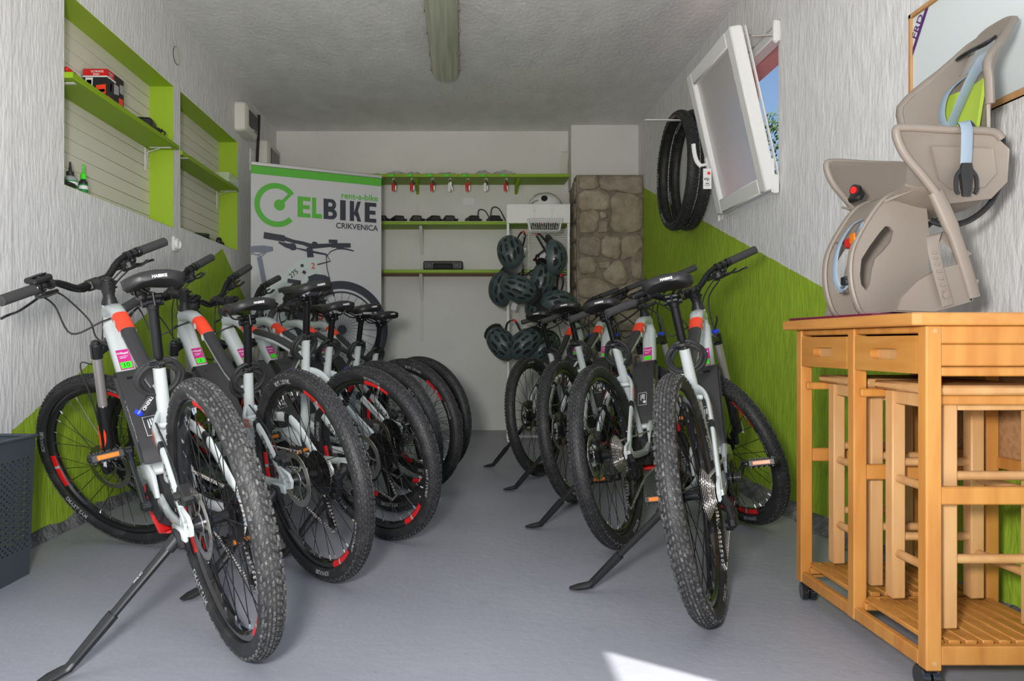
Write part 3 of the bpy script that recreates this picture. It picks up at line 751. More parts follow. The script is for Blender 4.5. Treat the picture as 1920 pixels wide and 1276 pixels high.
def make_chain():
    m = MB(); cr, kr = BBK+V((0, -.0545, 0)), V((0, -.052, RW))
    pts = arc(cr, .075, R_(95), R_(-95), 14)
    lo = V((-.005, -.053, RW-.178))
    pts += [V((.25, -.054, .225)), lo+V((.026, 0, -.022)), lo+V((0, 0, -.03)), lo+V((-.026, 0, -.01)), lo+V((-.012, 0, .035)), V((.012, -.0525, RW-.086)), V((.035, -.0525, RW-.064))]
    pts += arc(kr, .046, R_(-60), R_(-120), 2)[:1]
    pts += [kr+V((.03, 0, -.035)), kr+V((.046, 0, 0)), kr+V((.03, 0, .036)), kr+V((0, 0, .047)), V((.2, -.0535, .3955))] if False else [kr+V((-.035, 0, -.030)), kr+V((-.047, 0, 0)), kr+V((-.033, 0, .034)), kr+V((0, 0, .047))]
    P2 = []; L = 0                                           # plates one after the other along the loop
    loop = pts+[pts[0]]
    seg = [(loop[i], loop[i+1]) for i in range(len(loop)-1)]
    step = .0127; acc = 0
    for a, b in seg:
        d = (b-a); l = d.length
        if l < 1e-6: continue
        d = d/l; t = acc
        while t < l:
            P2.append((a+d*t, d)); t += step
        acc = t-l
    for k, (p, d) in enumerate(P2):
        for s in (-1, 1):
            y = s*(.0022 if k % 2 else .0032)
            e = V((0, s, 0)).cross(d); c = p+d*step*.5+V((0, y, 0)); h = step*.62
            m.add([c-d*h-e*.0032, c-e*.0022, c+d*h-e*.0032, c+d*h+e*.0032, c+e*.0022, c-d*h+e*.0032], [(0, 1, 2, 3, 4, 5)])
        m.tube([p+V((0, -.0034, 0)), p+V((0, .0034, 0))], .0036, 5, caps=False)
    return m.mesh('chain', 'steel', 30)
def make_derailleur():
    m = MB(); y = -.088
    m.tube([(.0, -.08, RW-.012), (-.012, y-.005, RW-.035), (-.005, y-.008, RW-.07)], [.013, .015, .012], 10)
    m.box((.008, y-.006, RW-.075), (.045, .026, .045), .008); m.box((-.002, y-.012, RW-.055), (.03, .02, .03), .006)
    m.lathe([(.015, -.01), (.016, .006), (.01, .012)], (.012, y+.005, RW-.092), (0, -1, 0), 14)
    for yy in (-.046, -.061): m.tube([(.014, yy, RW-.092), (.006, yy, RW-.135), (-.005, yy, RW-.188)], [(.0015, .013), (.0015, .010), (.0015, .012)], 8, hint=YA)
    for c, r in (((.014, -.0535, RW-.095), .018), ((-.005, -.0535, RW-.178), .020)):
        n = 11; pr = []
        for i in range(n*2): rr = r+(.002 if i % 2 else -.002); pr.append((rr*math.cos(PI*i/n), rr*math.sin(PI*i/n)))
        m.prism(pr, c, (1, 0, 0), (0, 0, 1), .004)
    return m.mesh('derailleur', 'blackmetal', 30)
def make_caliper():
    m = MB(); m.box((.055, .055, .415), (.055, .034, .035), .007, Matrix.Rotation(R_(-38), 3, 'Y')); m.box((.075, .068, .40), (.05, .016, .025), .005, Matrix.Rotation(R_(-38), 3, 'Y'))
    m.lathe([(.011, 0), (.011, .012), (.007, .016)], (.052, .07, .418), (0, 1, 0), 12); m.tube(spline([(.08, .062, .435), (.10, .06, .47), (.17, .055, .52), (.27, .05, .575)], 4), .0024, 6)
    return m.mesh('brake_caliper', 'black', 30)
def make_fork():
    m = MB()
    m.tube([A(.205), A(.225)], .030, 18)
    fo = V((math.sin(HT), 0, math.cos(HT)))*.0
    cr = A(.225); lw = MB()
    for s in (-1, 1):
        m.tube([cr+V((0, s*.01, .004)), cr+V((.012, s*.04, .0)), cr+V((.02, s*.066, -.006))], [(.022, .020), (.020, .019), (.017, .019)], 10, hint=(1, 0, 0), p=3)
        top = cr+V((.02, s*.066, -.006)); 
        m.tube([top-AX*.022, top+AX*.024, top+AX*.028], [.0195, .0195, .015], 16)
        bt = FA+V((0, s*.061, 0)); l0 = top-AX*.215
        off = (FA+V((0, s*.066, 0)))
        lw.tube([l0+AX*.012, l0, l0-AX*.06, l0-AX*.2, V((off.x-.012, s*.064, off.z+.03)), off+V((-.004, -s*.006, -.012))], [.0215, .0225, .0215, .0205, .0185, .012], 14)
        lw.box(off+V((0, -s*.006, 0)), (.03, .014, .034), .005)
    l = [A(.225)+V((.02, s*.066, -.006))-AX*.225 for s in (-1, 1)]
    lw.tube(spline([l[0]+V((.012, .0, 0)), l[0]+V((.022, .02, .035)), (l[0]+l[1])/2+V((.026, 0, .062)), l[1]+V((.022, -.02, .035)), l[1]+V((.012, 0, 0))], 5), [(.007, .011)]*21, 8, hint=(1, 0, 0))
    me = m.mesh('fork', 'blackgloss', 35)
    subs = [('fork_lowers', lw.mesh('fork_lowers', 'blackgloss', 35))]
    q = MB(); q.box(FA+V((-.062, .058, .075)), (.03, .036, .06), .006, Matrix.Rotation(R_(25), 3, 'Y')); subs.append(('front_brake_caliper', q.mesh('front_brake_caliper', 'black')))
    for s in (-1, 1):
        q = MB(); top = A(.225)+V((.02, s*.066, -.006)); q.tube([top-AX*.02, top-AX*.215], .016, 14); subs.append(('stanchion', q.mesh('stanchion', 'stanchion')))
    for s, cm in ((1, 'darksteel'), (-1, 'blue')):
        q = MB(); top = A(.225)+V((.02, s*.066, -.006)); q.lathe([(.0145, .026), (.0145, .034), (.010, .038), (.0, .038)], top, AX, 14); subs.append(('fork_cap', q.mesh('fork_cap', cm)))
    for s in (-1, 1):
        q = MB(); l0 = A(.225)+V((.02, s*.066, -.006))-AX*.215; ex = V((0, s, 0)).cross(AX); o = l0-AX*.07+V((0, s*.0218, 0)); t = -AX*1
        nn = V((0, s, 0)); pth = [(0, -.008), (.02, -.013), (.05, -.011), (.075, -.003), (.05, -.005), (.02, -.004)]
        for k, fx in ((0, 1), (1, -1)):
            q.cm = 0; q.add([o+t*(a+.012*k)+ex*(b*fx-.002*fx)+nn*(-.0006-abs(b)*.3) for a, b in pth], [(0, 1, 2, 3, 4, 5)])
        q.add([o+t*a+ex*b+nn*-.002 for a, b in ((-.01, .012), (.085, .012), (.085, .014), (-.01, .014))], [(0, 1, 2, 3)])
        q.cm = 1; q.add([o+t*(.10+a)+ex*b for a, b in ((0, -.006), (.055, -.006), (.055, .008), (0, .008))], [(0, 1, 2, 3)])
        q.cm = 2; q.txt('SR', .011, o+t*.115+nn*.0006+ex*.001, t, nn.cross(t), .02) if False else None
        subs.append(('fork_decal', q.mesh('fork_decal', ['orange', 'whiteprint', 'ink'])))
    return me, subs
BC = CAP+V((.068, 0, -.004)); GE = V((.0354, .3606, .0478))
def bar_pt(y):
    e = CAP+GE; t = abs(y)/GE.y
    up = min(1, max(0, (t-.14)/.30)); up = up*up*(3-2*up)
    return V((BC.x+(e.x-BC.x)*max(0, (t-.1)/.9), y, BC.z+(e.z-.006-BC.z)*up+.006*t))
def make_bar():
    m = MB(); pts = [bar_pt(y*GE.y/16) for y in range(-16, 17)]
    m.tube(pts, [(.0157 if abs(i-16) < 3 else .0125 if abs(i-16) < 6 else .011) for i in range(33)], 12)
    me = m.mesh('handlebar', 'blackmetal', 40)
    subs = []
    for s in (-1, 1):
        q = MB(); a = bar_pt(s*.236); b = bar_pt(s*.362); d = (b-a).normalized()
        n = 26; L = (b-a).length
        q.tube([a+d*(L*i/n) for i in range(n+1)]+[b+d*.002], [(.0158 if i % 2 else .0168) for i in range(n+1)]+[.0130], 16)
        subs.append(('grip', q.mesh('grip', 'grip', 30)))
        q = MB(); q.tube([a-d*.016, a-d*.014, a-d*.002, a], [.0165, .0185, .0185, .0165], 16); c = bar_pt(s*.205); dd = d
        q.tube([c-dd*.009, c+dd*.009], .0165, 14)
        down = V((.55, 0, -.83)); 
        q.box(c+down*.022, (.022, .026, .02), .005)
        q.tube([c+down*.028+V((0, s*.012, 0)), c+down*.034+V((.006, -s*.03, 0)), c+down*.036+V((.01, -s*.075, 0))], [.009, .010, .008], 10)   # reservoir
        lv = spline([c+down*.034+V((.005, s*.0, 0)), c+down*.046+V((.012, s*.03, 0)), c+down*.052+V((.014, s*.075, -.004)), c+down*.046+V((.012, s*.118, -.008)), c+down*.05+V((.02, s*.132, -.008))], 4)
        q.tube(lv, [(.0045, .0065)]*17, 8, hint=(0, 0, 1))
        subs.append(('brake_lever', q.mesh('brake_lever', 'blackgloss', 35)))
    q = MB(); c = bar_pt(-.178)
    q.tube([c-V((0, .008, 0)), c+V((0, .008, 0))], .0165, 14)
    q.box(c+V((.012, .0, -.036)), (.045, .05, .026), .009); q.box(c+V((.01, .012, -.03)), (.05, .022, .034), .008)
    q.tube(spline([c+V((-.002, -.012, -.042)), c+V((-.022, -.024, -.045)), c+V((-.034, -.05, -.036))], 4), [(.010, .004)]*9, 8, hint=(1, 0, 0)); q.tube(spline([c+V((.03, -.012, -.03)), c+V((.03, -.045, -.02)), c+V((.018, -.075, .0))], 4), [(.008, .004)]*9, 8)
    subs.append(('gear_shifter', q.mesh('gear_shifter', 'black', 35)))
    q = MB(); c = bar_pt(.165)
    q.tube([c-V((0, .007, 0)), c+V((0, .007, 0))], .0165, 14); q.box(c+V((-.004, .035, .026)), (.046, .075, .018), .006, Matrix.Rotation(R_(-18), 3, 'Y'))
    q.box(c+V((-.008, .055, .036)), (.02, .024, .004), .0015); q.box(c+V((-.008, .022, .036)), (.02, .024, .004), .0015); q.box(c+V((.008, -.006, .018)), (.03, .02, .02), .005)
    subs.append(('remote_control', q.mesh('remote_control', 'black', 35)))
    return me, subs
def make_stem():
    m = MB()
    m.tube([A(.085), A(.066), A(.062), A(.022), A(.012), A(0)], [.0265, .021, .0185, .0185, .018, .0175], 18)
    m.tube([A(.045), A(.002)], .0215, 18)
    m.tube([A(.024), BC+V((-.012, 0, 0))], [(.018, .0165), (.016, .017)], 14, hint=YA, p=3)
    m.box(BC, (.034, .052, .038), .008)
    for s in (-1, 1): m.rod(A(.016, s*.012)+V((-.026, 0, 0)), A(.016, s*.012)+V((-.018, 0, 0)), .004, 8); m.rod(A(.036, s*.012)+V((-.026, 0, 0)), A(.036, s*.012)+V((-.018, 0, 0)), .004, 8)
    me = m.mesh('stem', 'black', 35)
    q = MB(); q.lathe([(.017, 0), (.017, .003), (.012, .004), (.011, .0025), (.005, .0025), (.004, .001), (0, .001)], CAP, AX, 20)
    return me, [('headset_cap', q.mesh('headset_cap', 'darksteel', 30))]
def make_cables():
    l = bar_pt(.19)+V((.03, 0, -.03)); r = bar_pt(-.16)+V((.03, 0, -.04)); r2 = bar_pt(-.20)+V((.03, .06, -.03))
    en = A(.125)
    C = []
    q = MB(); q.tube(spline([l, l+V((.05, -.07, -.05)), en+V((.06, .12, -.02)), en+V((-.02, .055, -.01)), en+V((-.075, .03, -.005))], 6), .0032, 7); C.append(q)
    q = MB(); q.tube(spline([r, r+V((.055, .05, -.055)), en+V((.07, -.07, -.05)), en+V((-.01, -.055, -.03)), en+V((-.07, -.031, -.01))], 6), .0032, 7); C.append(q)
    q = MB(); q.tube(spline([r2, r2+V((.06, .06, -.07)), en+V((.10, .03, -.14)), FA+V((-.13, .085, .40)), FA+V((-.12, .088, .28)), FA+V((-.07, .075, .10))], 6), .0026, 7); C.append(q)
    q = MB(); q.tube(spline([l+V((0, -.04, 0)), l+V((.03, -.10, -.03)), en+V((.075, .03, .0)), en+V((.03, .06, -.06)), en+V((-.02, .04, -.12)), en+V((-.01, .036, -.155))], 6), .0030, 7); C.append(q)
    return [c.mesh('control_cable', 'rubber') for c in C]
def make_saddle():
    # stations: x from the tail, half width, top z, thickness
    S = [(-.002, .040, .004, .018), (.004, .060, .010, .030), (.018, .076, .013, .040), (.045, .081, .012, .044), (.08, .072, .007, .044), (.115, .050, .003, .040), (.15, .034, .001, .034), (.195, .025, .000, .028), (.235, .021, -.001, .024), (.258, .018, -.004, .020), (.268, .010, -.010, .010)]
    m = MB(); g = []; n = 20; vs_ = []; fs = []
    for x, w_, z_, t in S:
        for j in range(n):
            a = 2*PI*j/n; c, s = math.cos(a), math.sin(a)
            yy = w_*math.copysign(abs(c)**.7, c)
            zz = z_ - .10*0 - (abs(yy)/.081)**2*.016 + (0 if s >= 0 else -t*abs(s)**.6) + (.004*s if s > 0 else 0)
            if s < 0 and abs(c) < .75: zz += t*.35*(1-abs(c))
            vs_.append((x, yy, zz))
    k = len(S)
    for i in range(k-1):
        for j in range(n): fs.append((i*n+j, (i+1)*n+j, (i+1)*n+(j+1) % n, i*n+(j+1) % n))
    fs.append(tuple(range(n))); fs.append(tuple((k-1)*n+j for j in range(n))[::-1])
    m.add(vs_, fs)
    me = m.mesh('saddle', 'saddle', 60)
    q = MB()
    for s in (-1, 1):
        q.tube(spline([(.045, s*.040, -.032), (.06, s*.024, -.048), (.10, s*.022, -.052), (.16, s*.022, -.050), (.20, s*.018, -.036), (.235, s*.010, -.022)], 5), .0036, 7)
    q.box((.10, 0, -.050), (.045, .056, .014), .004); q.box((.10, 0, -.064), (.05, .04, .014), .004); q.rod((.075, 0, -.075), (.075, 0, -.04), .004, 8); q.rod((.125, 0, -.075), (.125, 0, -.04), .004, 8)
    q.lathe([(.011, -.028), (.011, .028)], (.10, 0, -.066), (0, 1, 0), 12)
    rails = q.mesh('saddle_rails', 'blackmetal', 35)
    q = MB(); q.txt('HAIBIKE', .0105, (-.0029, -.006, -.0010), (0, -1, 0), (0, 0, 1), .03)
    q.txt('HAIBIKE', .017, (.10, .064, -.022), (-1, 0, 0), (0, -.35, .9), .03) if False else None
    return me, [('saddle_rails', rails), ('saddle_lettering', q.mesh('saddle_lettering', 'whiteprint'))]
def make_seatpost():
    m = MB(); m.tube([V((0, 0, 0)), STD*-.02, STD*-.022, STD*-.33], [.017, .017, .0145, .0145], 16)
    return m.mesh('seatpost', 'blackmetal', 35)
def make_clamp():
    m = MB(); m.lathe([(.0185, -.016), (.0215, -.014), (.0215, .002), (.0185, .004)], (0, 0, 0), STD, 18); m.box((-.026, 0, -.004), (.014, .022, .014), .003)
    m.rod((-.028, -.026, -.004), (-.028, .026, -.004), .004, 8); m.lathe([(.007, 0), (.007, .012)], (-.028, .018, -.004), (0, 1, 0), 10)
    return m.mesh('seat_clamp', 'blackgloss', 35)
BAT, MOT, CHR, FORK, BAR, STEM, CAB, SAD = make_battery(), make_motor(), make_crankset(), make_fork(), make_bar(), make_stem(), make_cables(), make_saddle()
ARM = {s: make_arm(s) for s in (-1, 1)}; PED = {s: make_pedal(s) for s in (-1, 1)}
CHN, DER, CAL, POST, CLP = make_chain(), make_derailleur(), make_caliper(), make_seatpost(), make_clamp()
FRAMES = {}
T_ = Matrix.Translation
def decals(wh):
    for k in range(3):
        mt = Matrix.Rotation(2*PI*k/3, 4, 'Y')
        put('rim_decal', DEC, wh, mt); put('rim_decal', DEC, wh, mt @ Matrix.Rotation(PI, 4, 'X'))
def make_bike(name_label, X, Y, psi, phi, st, sh, dc, crank=200., dusty=0, spin=0., spinf=0., num=None, group=None):
    key = min((-.07, -.03, .02, .06), key=lambda q: abs(q-dc))
    if key not in FRAMES: FRAMES[key] = make_frame(key)
    fr, subs, cl, (sp, sdir) = FRAMES[key]
    fw = V((-math.sin(psi), math.cos(psi), 0)); lf = V((-math.cos(psi), -math.sin(psi), 0)); up = V((0, 0, 1))
    lf2 = lf*math.cos(phi)-up*math.sin(phi); up2 = up*math.cos(phi)+lf*math.sin(phi)
    O = V((X, Y, (RW-.029)*math.cos(phi)+.029))-up2*RW
    mw = Matrix((fw, lf2, up2)).transposed().to_4x4(); mw.translation = O
    root = thing('electric_bicycle', name_label, 'bicycle', group=group, mw=mw)
    f = put('frame', fr, root)
    for n, me in subs: put(n, me, f)
    if num:
        q = MB(); q.txt(num, .022, sp, (0, -1, 0), -sdir, .0); q.build('number', 'ink', f)
    b = put('battery', BAT[0], root)
    for n, me in BAT[1]: put(n, me, b)
    mo = put('motor', MOT[0], root)
    for n, me in MOT[1]: put(n, me, mo)
    put('chainring', CHR, root, T_(BBK))
    for s in (-1, 1):
        a = R_(crank)+(0 if s > 0 else PI)
        mt = T_(BBK) @ Matrix.Rotation(-a, 4, 'Y')
        put('crank_arm', ARM[s], root, mt)
        pd = put('pedal', PED[s][0], root, T_(mt @ V((.17, s*.095, 0))) @ Matrix.Rotation(R_(8), 4, 'Y'))
        for n, me in PED[s][1]: put(n, me, pd)
    put('chain', CHN, root); put('derailleur', DER, root); put('brake_caliper', CAL, root)
    rw = put('rear_wheel', RIM, root, T_((0, 0, RW)) @ Matrix.Rotation(spin, 4, 'Y'))
    for n, me in (('tire', TIRE[dusty]), ('hub', HUBR), ('brake_disc', DISCR), ('cassette', CASS)): put(n, me, rw)
    if 'left' in group: decals(rw)
    put('spokes', SPK, rw)['kind'] = 'stuff'
    S = T_(CAP) @ Matrix.Rotation(st, 4, AX) @ T_(-CAP)
    fk = put('fork', FORK[0], root, S)
    for n, me in FORK[1]: put(n, me, fk)
    fwh = put('front_wheel', RIM, root, S @ T_(FA) @ Matrix.Rotation(spinf, 4, 'Y'))
    for n, me in (('tire', TIRE[0]), ('hub', HUBF), ('brake_disc', DISCF)): put(n, me, fwh)
    decals(fwh); put('spokes', SPK, fwh)['kind'] = 'stuff'
    sm = put('stem', STEM[0], root, S)
    for n, me in STEM[1]: put(n, me, sm)
    hb = put('handlebar', BAR[0], root, S)
    for n, me in BAR[1]: put(n, me, hb)
    Sh = T_(CAP) @ Matrix.Rotation(st*.8, 4, AX) @ T_(-CAP)
    for me in CAB: put('control_cable', me, root, Sh)
    top = COL0+STD*(dc+sh)
    post = put('seatpost', POST, root, T_(top+V((.016, 0, -.062))))
    # the collar sits where the post meets the frame
    put('seat_clamp', CLP, root, T_(cl))
    sa = put('saddle', SAD[0], root, T_(top+V((-.130+.046, 0, 0))))
    for n, me in SAD[1]: put(n, me, sa)
    # kickstand from the left stay down to the floor
    tip = V((X, Y, 0))+fw*.09+lf*(.335 if phi > .12 else .31); tip.z = .006
    ti = mw.inverted() @ tip; kn = V((.075, .088, .312))
    gx = mw.inverted().to_3x3() @ V((0, 0, 1))
    m = MB(); d = (ti-kn).normalized()
    m.box((.075, .086, .308), (.06, .02, .045), .006); m.tube([kn, kn+d*.035], [.018, .016], 12)
    mid = kn+(ti-kn)*.58
    m.tube([kn+d*.02, mid], [(.014, .012), (.012, .010)], 10, hint=(1, 0, 0)); m.tube([mid-d*.005, mid+d*.02, ti-d*.04], [(.017, .014), (.017, .014), (.014, .012)], 10, hint=(1, 0, 0))
    m.box(mid+d*.06+V((.014, 0, 0)), (.012, .012, .012), .003)
    ft = mw.inverted().to_3x3() @ (lf*1.0-fw*.2).normalized(); fx = ft.cross(gx).normalized()
    m.tube([ti-d*.05, ti-d*.025, ti-ft*.004+gx*.014, ti+ft*.022+gx*.008, ti+ft*.048+gx*.003], [(.012, .010), (.013, .012), (.017, .011), (.020, .009), (.012, .003)], 10, hint=fx)
    m.cm = 1; e = d.cross(V((1, 0, 0))).normalized(); e = e if e.y > 0 else -e
    m.txt('XLC', .016, kn+(ti-kn)*.32+e*.0122, -d, e.cross(-d), .02)
    m.build('kickstand', ['black', 'whiteprint'], root)
    return root, mw, cl
def cable_lock(mw, cl, label, seed, s=1):
    rg = random.Random(seed)
    W_ = lambda p: mw @ V(p)
    c = W_(cl-STD*.01)
    nrm = (mw.to_3x3() @ V((-.85, s*rg.uniform(.0, .25), -.38))).normalized()
    e1 = (mw.to_3x3() @ V((0, 1, 0))); e1 = (e1-nrm*e1.dot(nrm)).normalized(); e2 = nrm.cross(e1)
    if e2.z < 0: e2 = -e2
    r = .056; c = c-e2*.040
    t = thing('cable_lock', label, 'bike lock', group='coiled cable locks on the bicycles', mw=T_(c))
    # coil: loops that run round the seat tube
    pts = []; n = 84
    for i in range(n+1):
        a = R_(-70)+2*PI*3.6*i/n; k = i/n
        rr = r*(1+.10*math.sin(a*.7+seed)+.06*math.sin(i*.35))
        rr2 = rr*1.0
        pts.append(e1*(rr*math.cos(a)*.98)+e2*(rr2*.92*math.sin(a)-.010*math.sin(k*7))+nrm*(.026*(k-.5)+.020*math.sin(a)*0)+e2*0)
    m = MB(); m.tube(pts, .0072, 8)
    # the key barrel hangs off the end
    m.build('cable', 'rubber', t)
    p = pts[-1]; dn = (V((0, 0, -1))*.75+e1*(-.55*s)).normalized()
    p = p if p.dot(e2) < 0 else pts[0]
    h = MB(); h.tube([p-dn*.012, p, p+dn*.062], [.009, .0125, .0125], 12); h.cm = 1
    h.txt('TREND', .014, p+dn*.03+nrm*.0132, dn, nrm.cross(dn), .02)
    b = h.build('lock_barrel', ['black', 'whiteprint'], t)
    h = MB(); h.lathe([(.0125, 0), (.0125, .010), (.009, .013), (0, .013)], p+dn*.062, dn, 12); h.build('keyway', 'blue', t)
    h = MB(); h.tube([pts[0]-nrm*.004, pts[0]+dn*.03], .0095, 10); h.build('end_ferrule', 'black', t)
    return t
BK = [  # label, X, Y, heading, lean, steering, saddle height, size, crank, dusty rear tyre, wheel turns, number
 ('left', -.597, 1.837, .610, .171, .644, .236, -.029, 72, 1, .3, .0, '10', 'grey-white electric mountain bike at the front of the left row, beside the dark bin', 'front left bike'),
 ('left', -.495, 2.419, .698, .158, .740, .239, -.073, 200, 0, 2.15, .9, '1', 'second electric mountain bike from the camera in the left row', 'second left bike'),
 ('left', -.347, 2.914, .834, .200, .600, .208, .062, 160, 0, .2, 1.7, '2', 'third electric mountain bike in the left row, the one with the highest saddle', 'third left bike'),
 ('left', -.357, 3.418, .861, .129, .572, .186, .021, 185, 0, 1.1, .4, '3', 'fourth electric mountain bike from the camera in the left row', 'fourth left bike'),
 ('left', -.278, 3.876, .886, .130, .700, .205, .013, 170, 0, 3.9, .4, '4', 'fifth electric mountain bike in the left row, last but one before the back wall', 'fifth left bike'),
 ('left', -.233, 4.318, .903, .095, .500, .209, -.016, 175, 0, 5.2, .4, '5', 'rearmost electric mountain bike of the left row, in front of the advertising banner', 'rearmost left bike'),
 ('right', .646, 2.107, -.432, .172, .736, .213, .020, 186, 1, 1.75, 3.6, '6', 'electric mountain bike at the front of the right row, beside the wooden cart', 'front right bike'),
 ('right', .556, 2.866, -.508, .177, .732, .179, .021, 215, 0, 3.3, .2, '7', 'second electric mountain bike from the camera in the right row', 'second right bike'),
 ('right', .515, 3.664, -.477, .149, .723, .204, .021, 195, 0, 1.4, .2, '8', 'third electric mountain bike from the camera in the right row', 'third right bike'),
 ('right', .421, 4.379, -.516, .132, .640, .226, -.020, 190, 0, .4, .2, '9', 'rearmost electric mountain bike of the right row, in front of the helmet rack', 'rearmost right bike')]
for k, (side, X, Y, ps, ph, st, sh, dc, ck, du, sp1, sp2, num, lab, nm) in enumerate(BK):
    root, mw, cl = make_bike(lab, X, Y, ps, ph, st, sh, dc, ck, du, sp1, sp2, num if num in ('10', '1') else None, 'electric bicycles in the '+side+' row')
    cable_lock(mw, cl, 'black coiled cable lock round the seat tube of the '+nm, k*3+1, 1 if k % 2 else -1)

# ------------------------------------------------------------------ wooden cart with two stools
CX0, CX1, CY0, CY1 = 1.02, 1.40, 1.649, 2.293
ct = thing('kitchen_cart', 'beech kitchen cart on black castors with two drawers, under the child seat', 'cart', (CX0, CY0, 0))
def cpart(name, m, mt, ang=30, parent=None):
    me = m if isinstance(m, bpy.types.Mesh) else m.mesh(name, mt, ang)
    return put(name, me, parent or ct, loc=(-CX0, -CY0, 0) if parent is None else (0, 0, 0))
def cbox(name, x0, x1, y0, y1, z0, z1, mt='wood', ch=.003):
    m = MB(); m.box(((x0+x1)/2, (y0+y1)/2, (z0+z1)/2), (x1-x0, y1-y0, z1-z0), ch); return cpart(name, m, mt)
m = MB(); c = .028
m.prism([(.985+c*.5, 1.63), (1.42-c, 1.63), (1.42, 1.63+c), (1.42, 2.32-c), (1.42-c, 2.32), (.985+c*.5, 2.32), (.985, 2.32-c*.5), (.985, 1.63+c*.5)], (0, 0, .812), (1, 0, 0), (0, 1, 0), .028, .003)
cpart('worktop', m, 'woodx')
for x0, x1 in ((CX0, CX0+.035), (CX1-.035, CX1)):
    for y0 in (CY0, 1.955, CY1-.033): cbox('leg', x0, x1, y0, y0+.033, .05, .812)
for y0, d in ((CY0, .02), (CY1-.02, .02)):
    cbox('top_rail', CX0+.035, CX1-.035, y0+.003, y0+d, .772, .812)
    cbox('end_panel', CX0+.035, CX1-.035, y0+.006, y0+d-.004, .722, .771); cbox('lower_rail', CX0+.035, CX1-.035, y0+.002, y0+d, .700, .720)
for y0 in (CY0+.004, 1.958, CY1-.03): cbox('middle_rail', CX0+.035, CX1-.035, y0, y0+.02, .416, .455)
cbox('side_rail', CX0+.004, CX0+.02, CY0+.033, CY1-.033, .795, .812)
for x in (CX0+.002, CX1-.022): cbox('bottom_rail', x, x+.018, CY0+.033, CY1-.033, .05, .084)
for y in (CY0+.002, CY1-.02): cbox('bottom_rail', CX0+.035, CX1-.035, y, y+.018, .062, .104)
for y in (CY0+.034, 1.938, 1.989, CY1-.05): cbox('batten', CX0+.022, CX1-.022, y, y+.016, .080, .098)
for y in (CY0+.034, 1.939, 1.990, CY1-.049): cbox('cleat', CX0+.012, CX1-.02, y, y+.016, .634, .655)
for ya, yb in ((CY0+.022, 1.952), (1.992, CY1-.022)):
    q = MB(); q.box((0, 0, 0), (.026, yb-ya, .012), .002); me = q.mesh('slat', 'wood')
    for k in range(9): o = put('slat', me, ct, loc=(.040+.0375*k, (ya+yb)/2-CY0, .1045))
q = MB(); q.lathe([(.0055, 0), (.0055, .0015), (0, .0018)], (0, 0, 0), (0, -1, 0), 12); me = q.mesh('screw_plug', 'woodlight')
for x, z in ((CX0+.018, .80), (CX0+.018, .067), (CX1-.018, .80)): put('screw_plug', me, ct, loc=(x-CX0, 0, z))
# drawers with a routed finger slot
for ya, yb in ((1.688, 1.950), (1.994, 2.255)):
    yc = (ya+yb)/2; h = (yb-ya)/2; zc, hz = .747, .043; m = MB()
    hole = [(.045+.013*math.cos(a), .013*math.sin(a)) for a in [PI/2-PI*i/8 for i in range(9)]]
    top = [(h, 0.), (h, hz), (-h, hz), (-h, 0.)]+[(-.058, 0.)]+[(-.045+.013*math.cos(PI-PI/2*i/4), .013*math.sin(PI-PI/2*i/4)) for i in range(1, 5)]+[(.045+.013*math.cos(PI/2-PI/2*i/4), .013*math.sin(PI/2-PI/2*i/4)) for i in range(0, 4)]+[(.058, 0.)]
    o_ = (CX0+.018, yc, zc)
    m.prism(top, o_, (0, -1, 0), (0, 0, 1), .018); m.prism([(x, -y) for x, y in top], o_, (0, -1, 0), (0, 0, 1), .018)
    d = cpart('drawer', m, 'drawer', 30)
    q = MB(); q.box((CX0+.022, yc, zc), (.008, h*2-.02, .06)); q.box((CX0+.18, yc, zc-.036), (.32, h*2-.02, .006)); 
    for s in (-1, 1): q.box((CX0+.18, yc+s*(h-.012), zc-.005), (.32, .008, .062))
    q.build('drawer_box', 'woodlight', d)
# hanging leaf on the wall side
m = MB(); m.box((1.411, 1.97, .64), (.012, .66, .34), .002); lf_ = cpart('drop_leaf', m, 'hardboard')
m = MB(); m.box((1.402, 1.97, .462), (.02, .66, .03), .003); m.build('leaf_edge', 'wood', lf_)
q = MB()
for s in (-1, 1): q.lathe([(.024, -.009), (.027, -.006), (.027, .006), (.024, .009)], (0, s*.011, .027), (0, 1, 0), 18)
q.box((0, 0, .045), (.034, .010, .02), .004); q.rod((0, 0, .03), (0, 0, .062), .008, 8)
me = q.mesh('castor', 'blackgloss', 30)
for x, y, a in ((CX0+.02, CY0+.03, .5), (CX1-.03, CY0+.03, .2), (CX0+.02, CY1-.035, .4), (CX1-.03, CY1-.035, 0)):
    o = put('castor', me, ct, Matrix.Translation((x-CX0, y-CY0, 0)) @ Matrix.Rotation(a+1.0, 4, 'Z'))
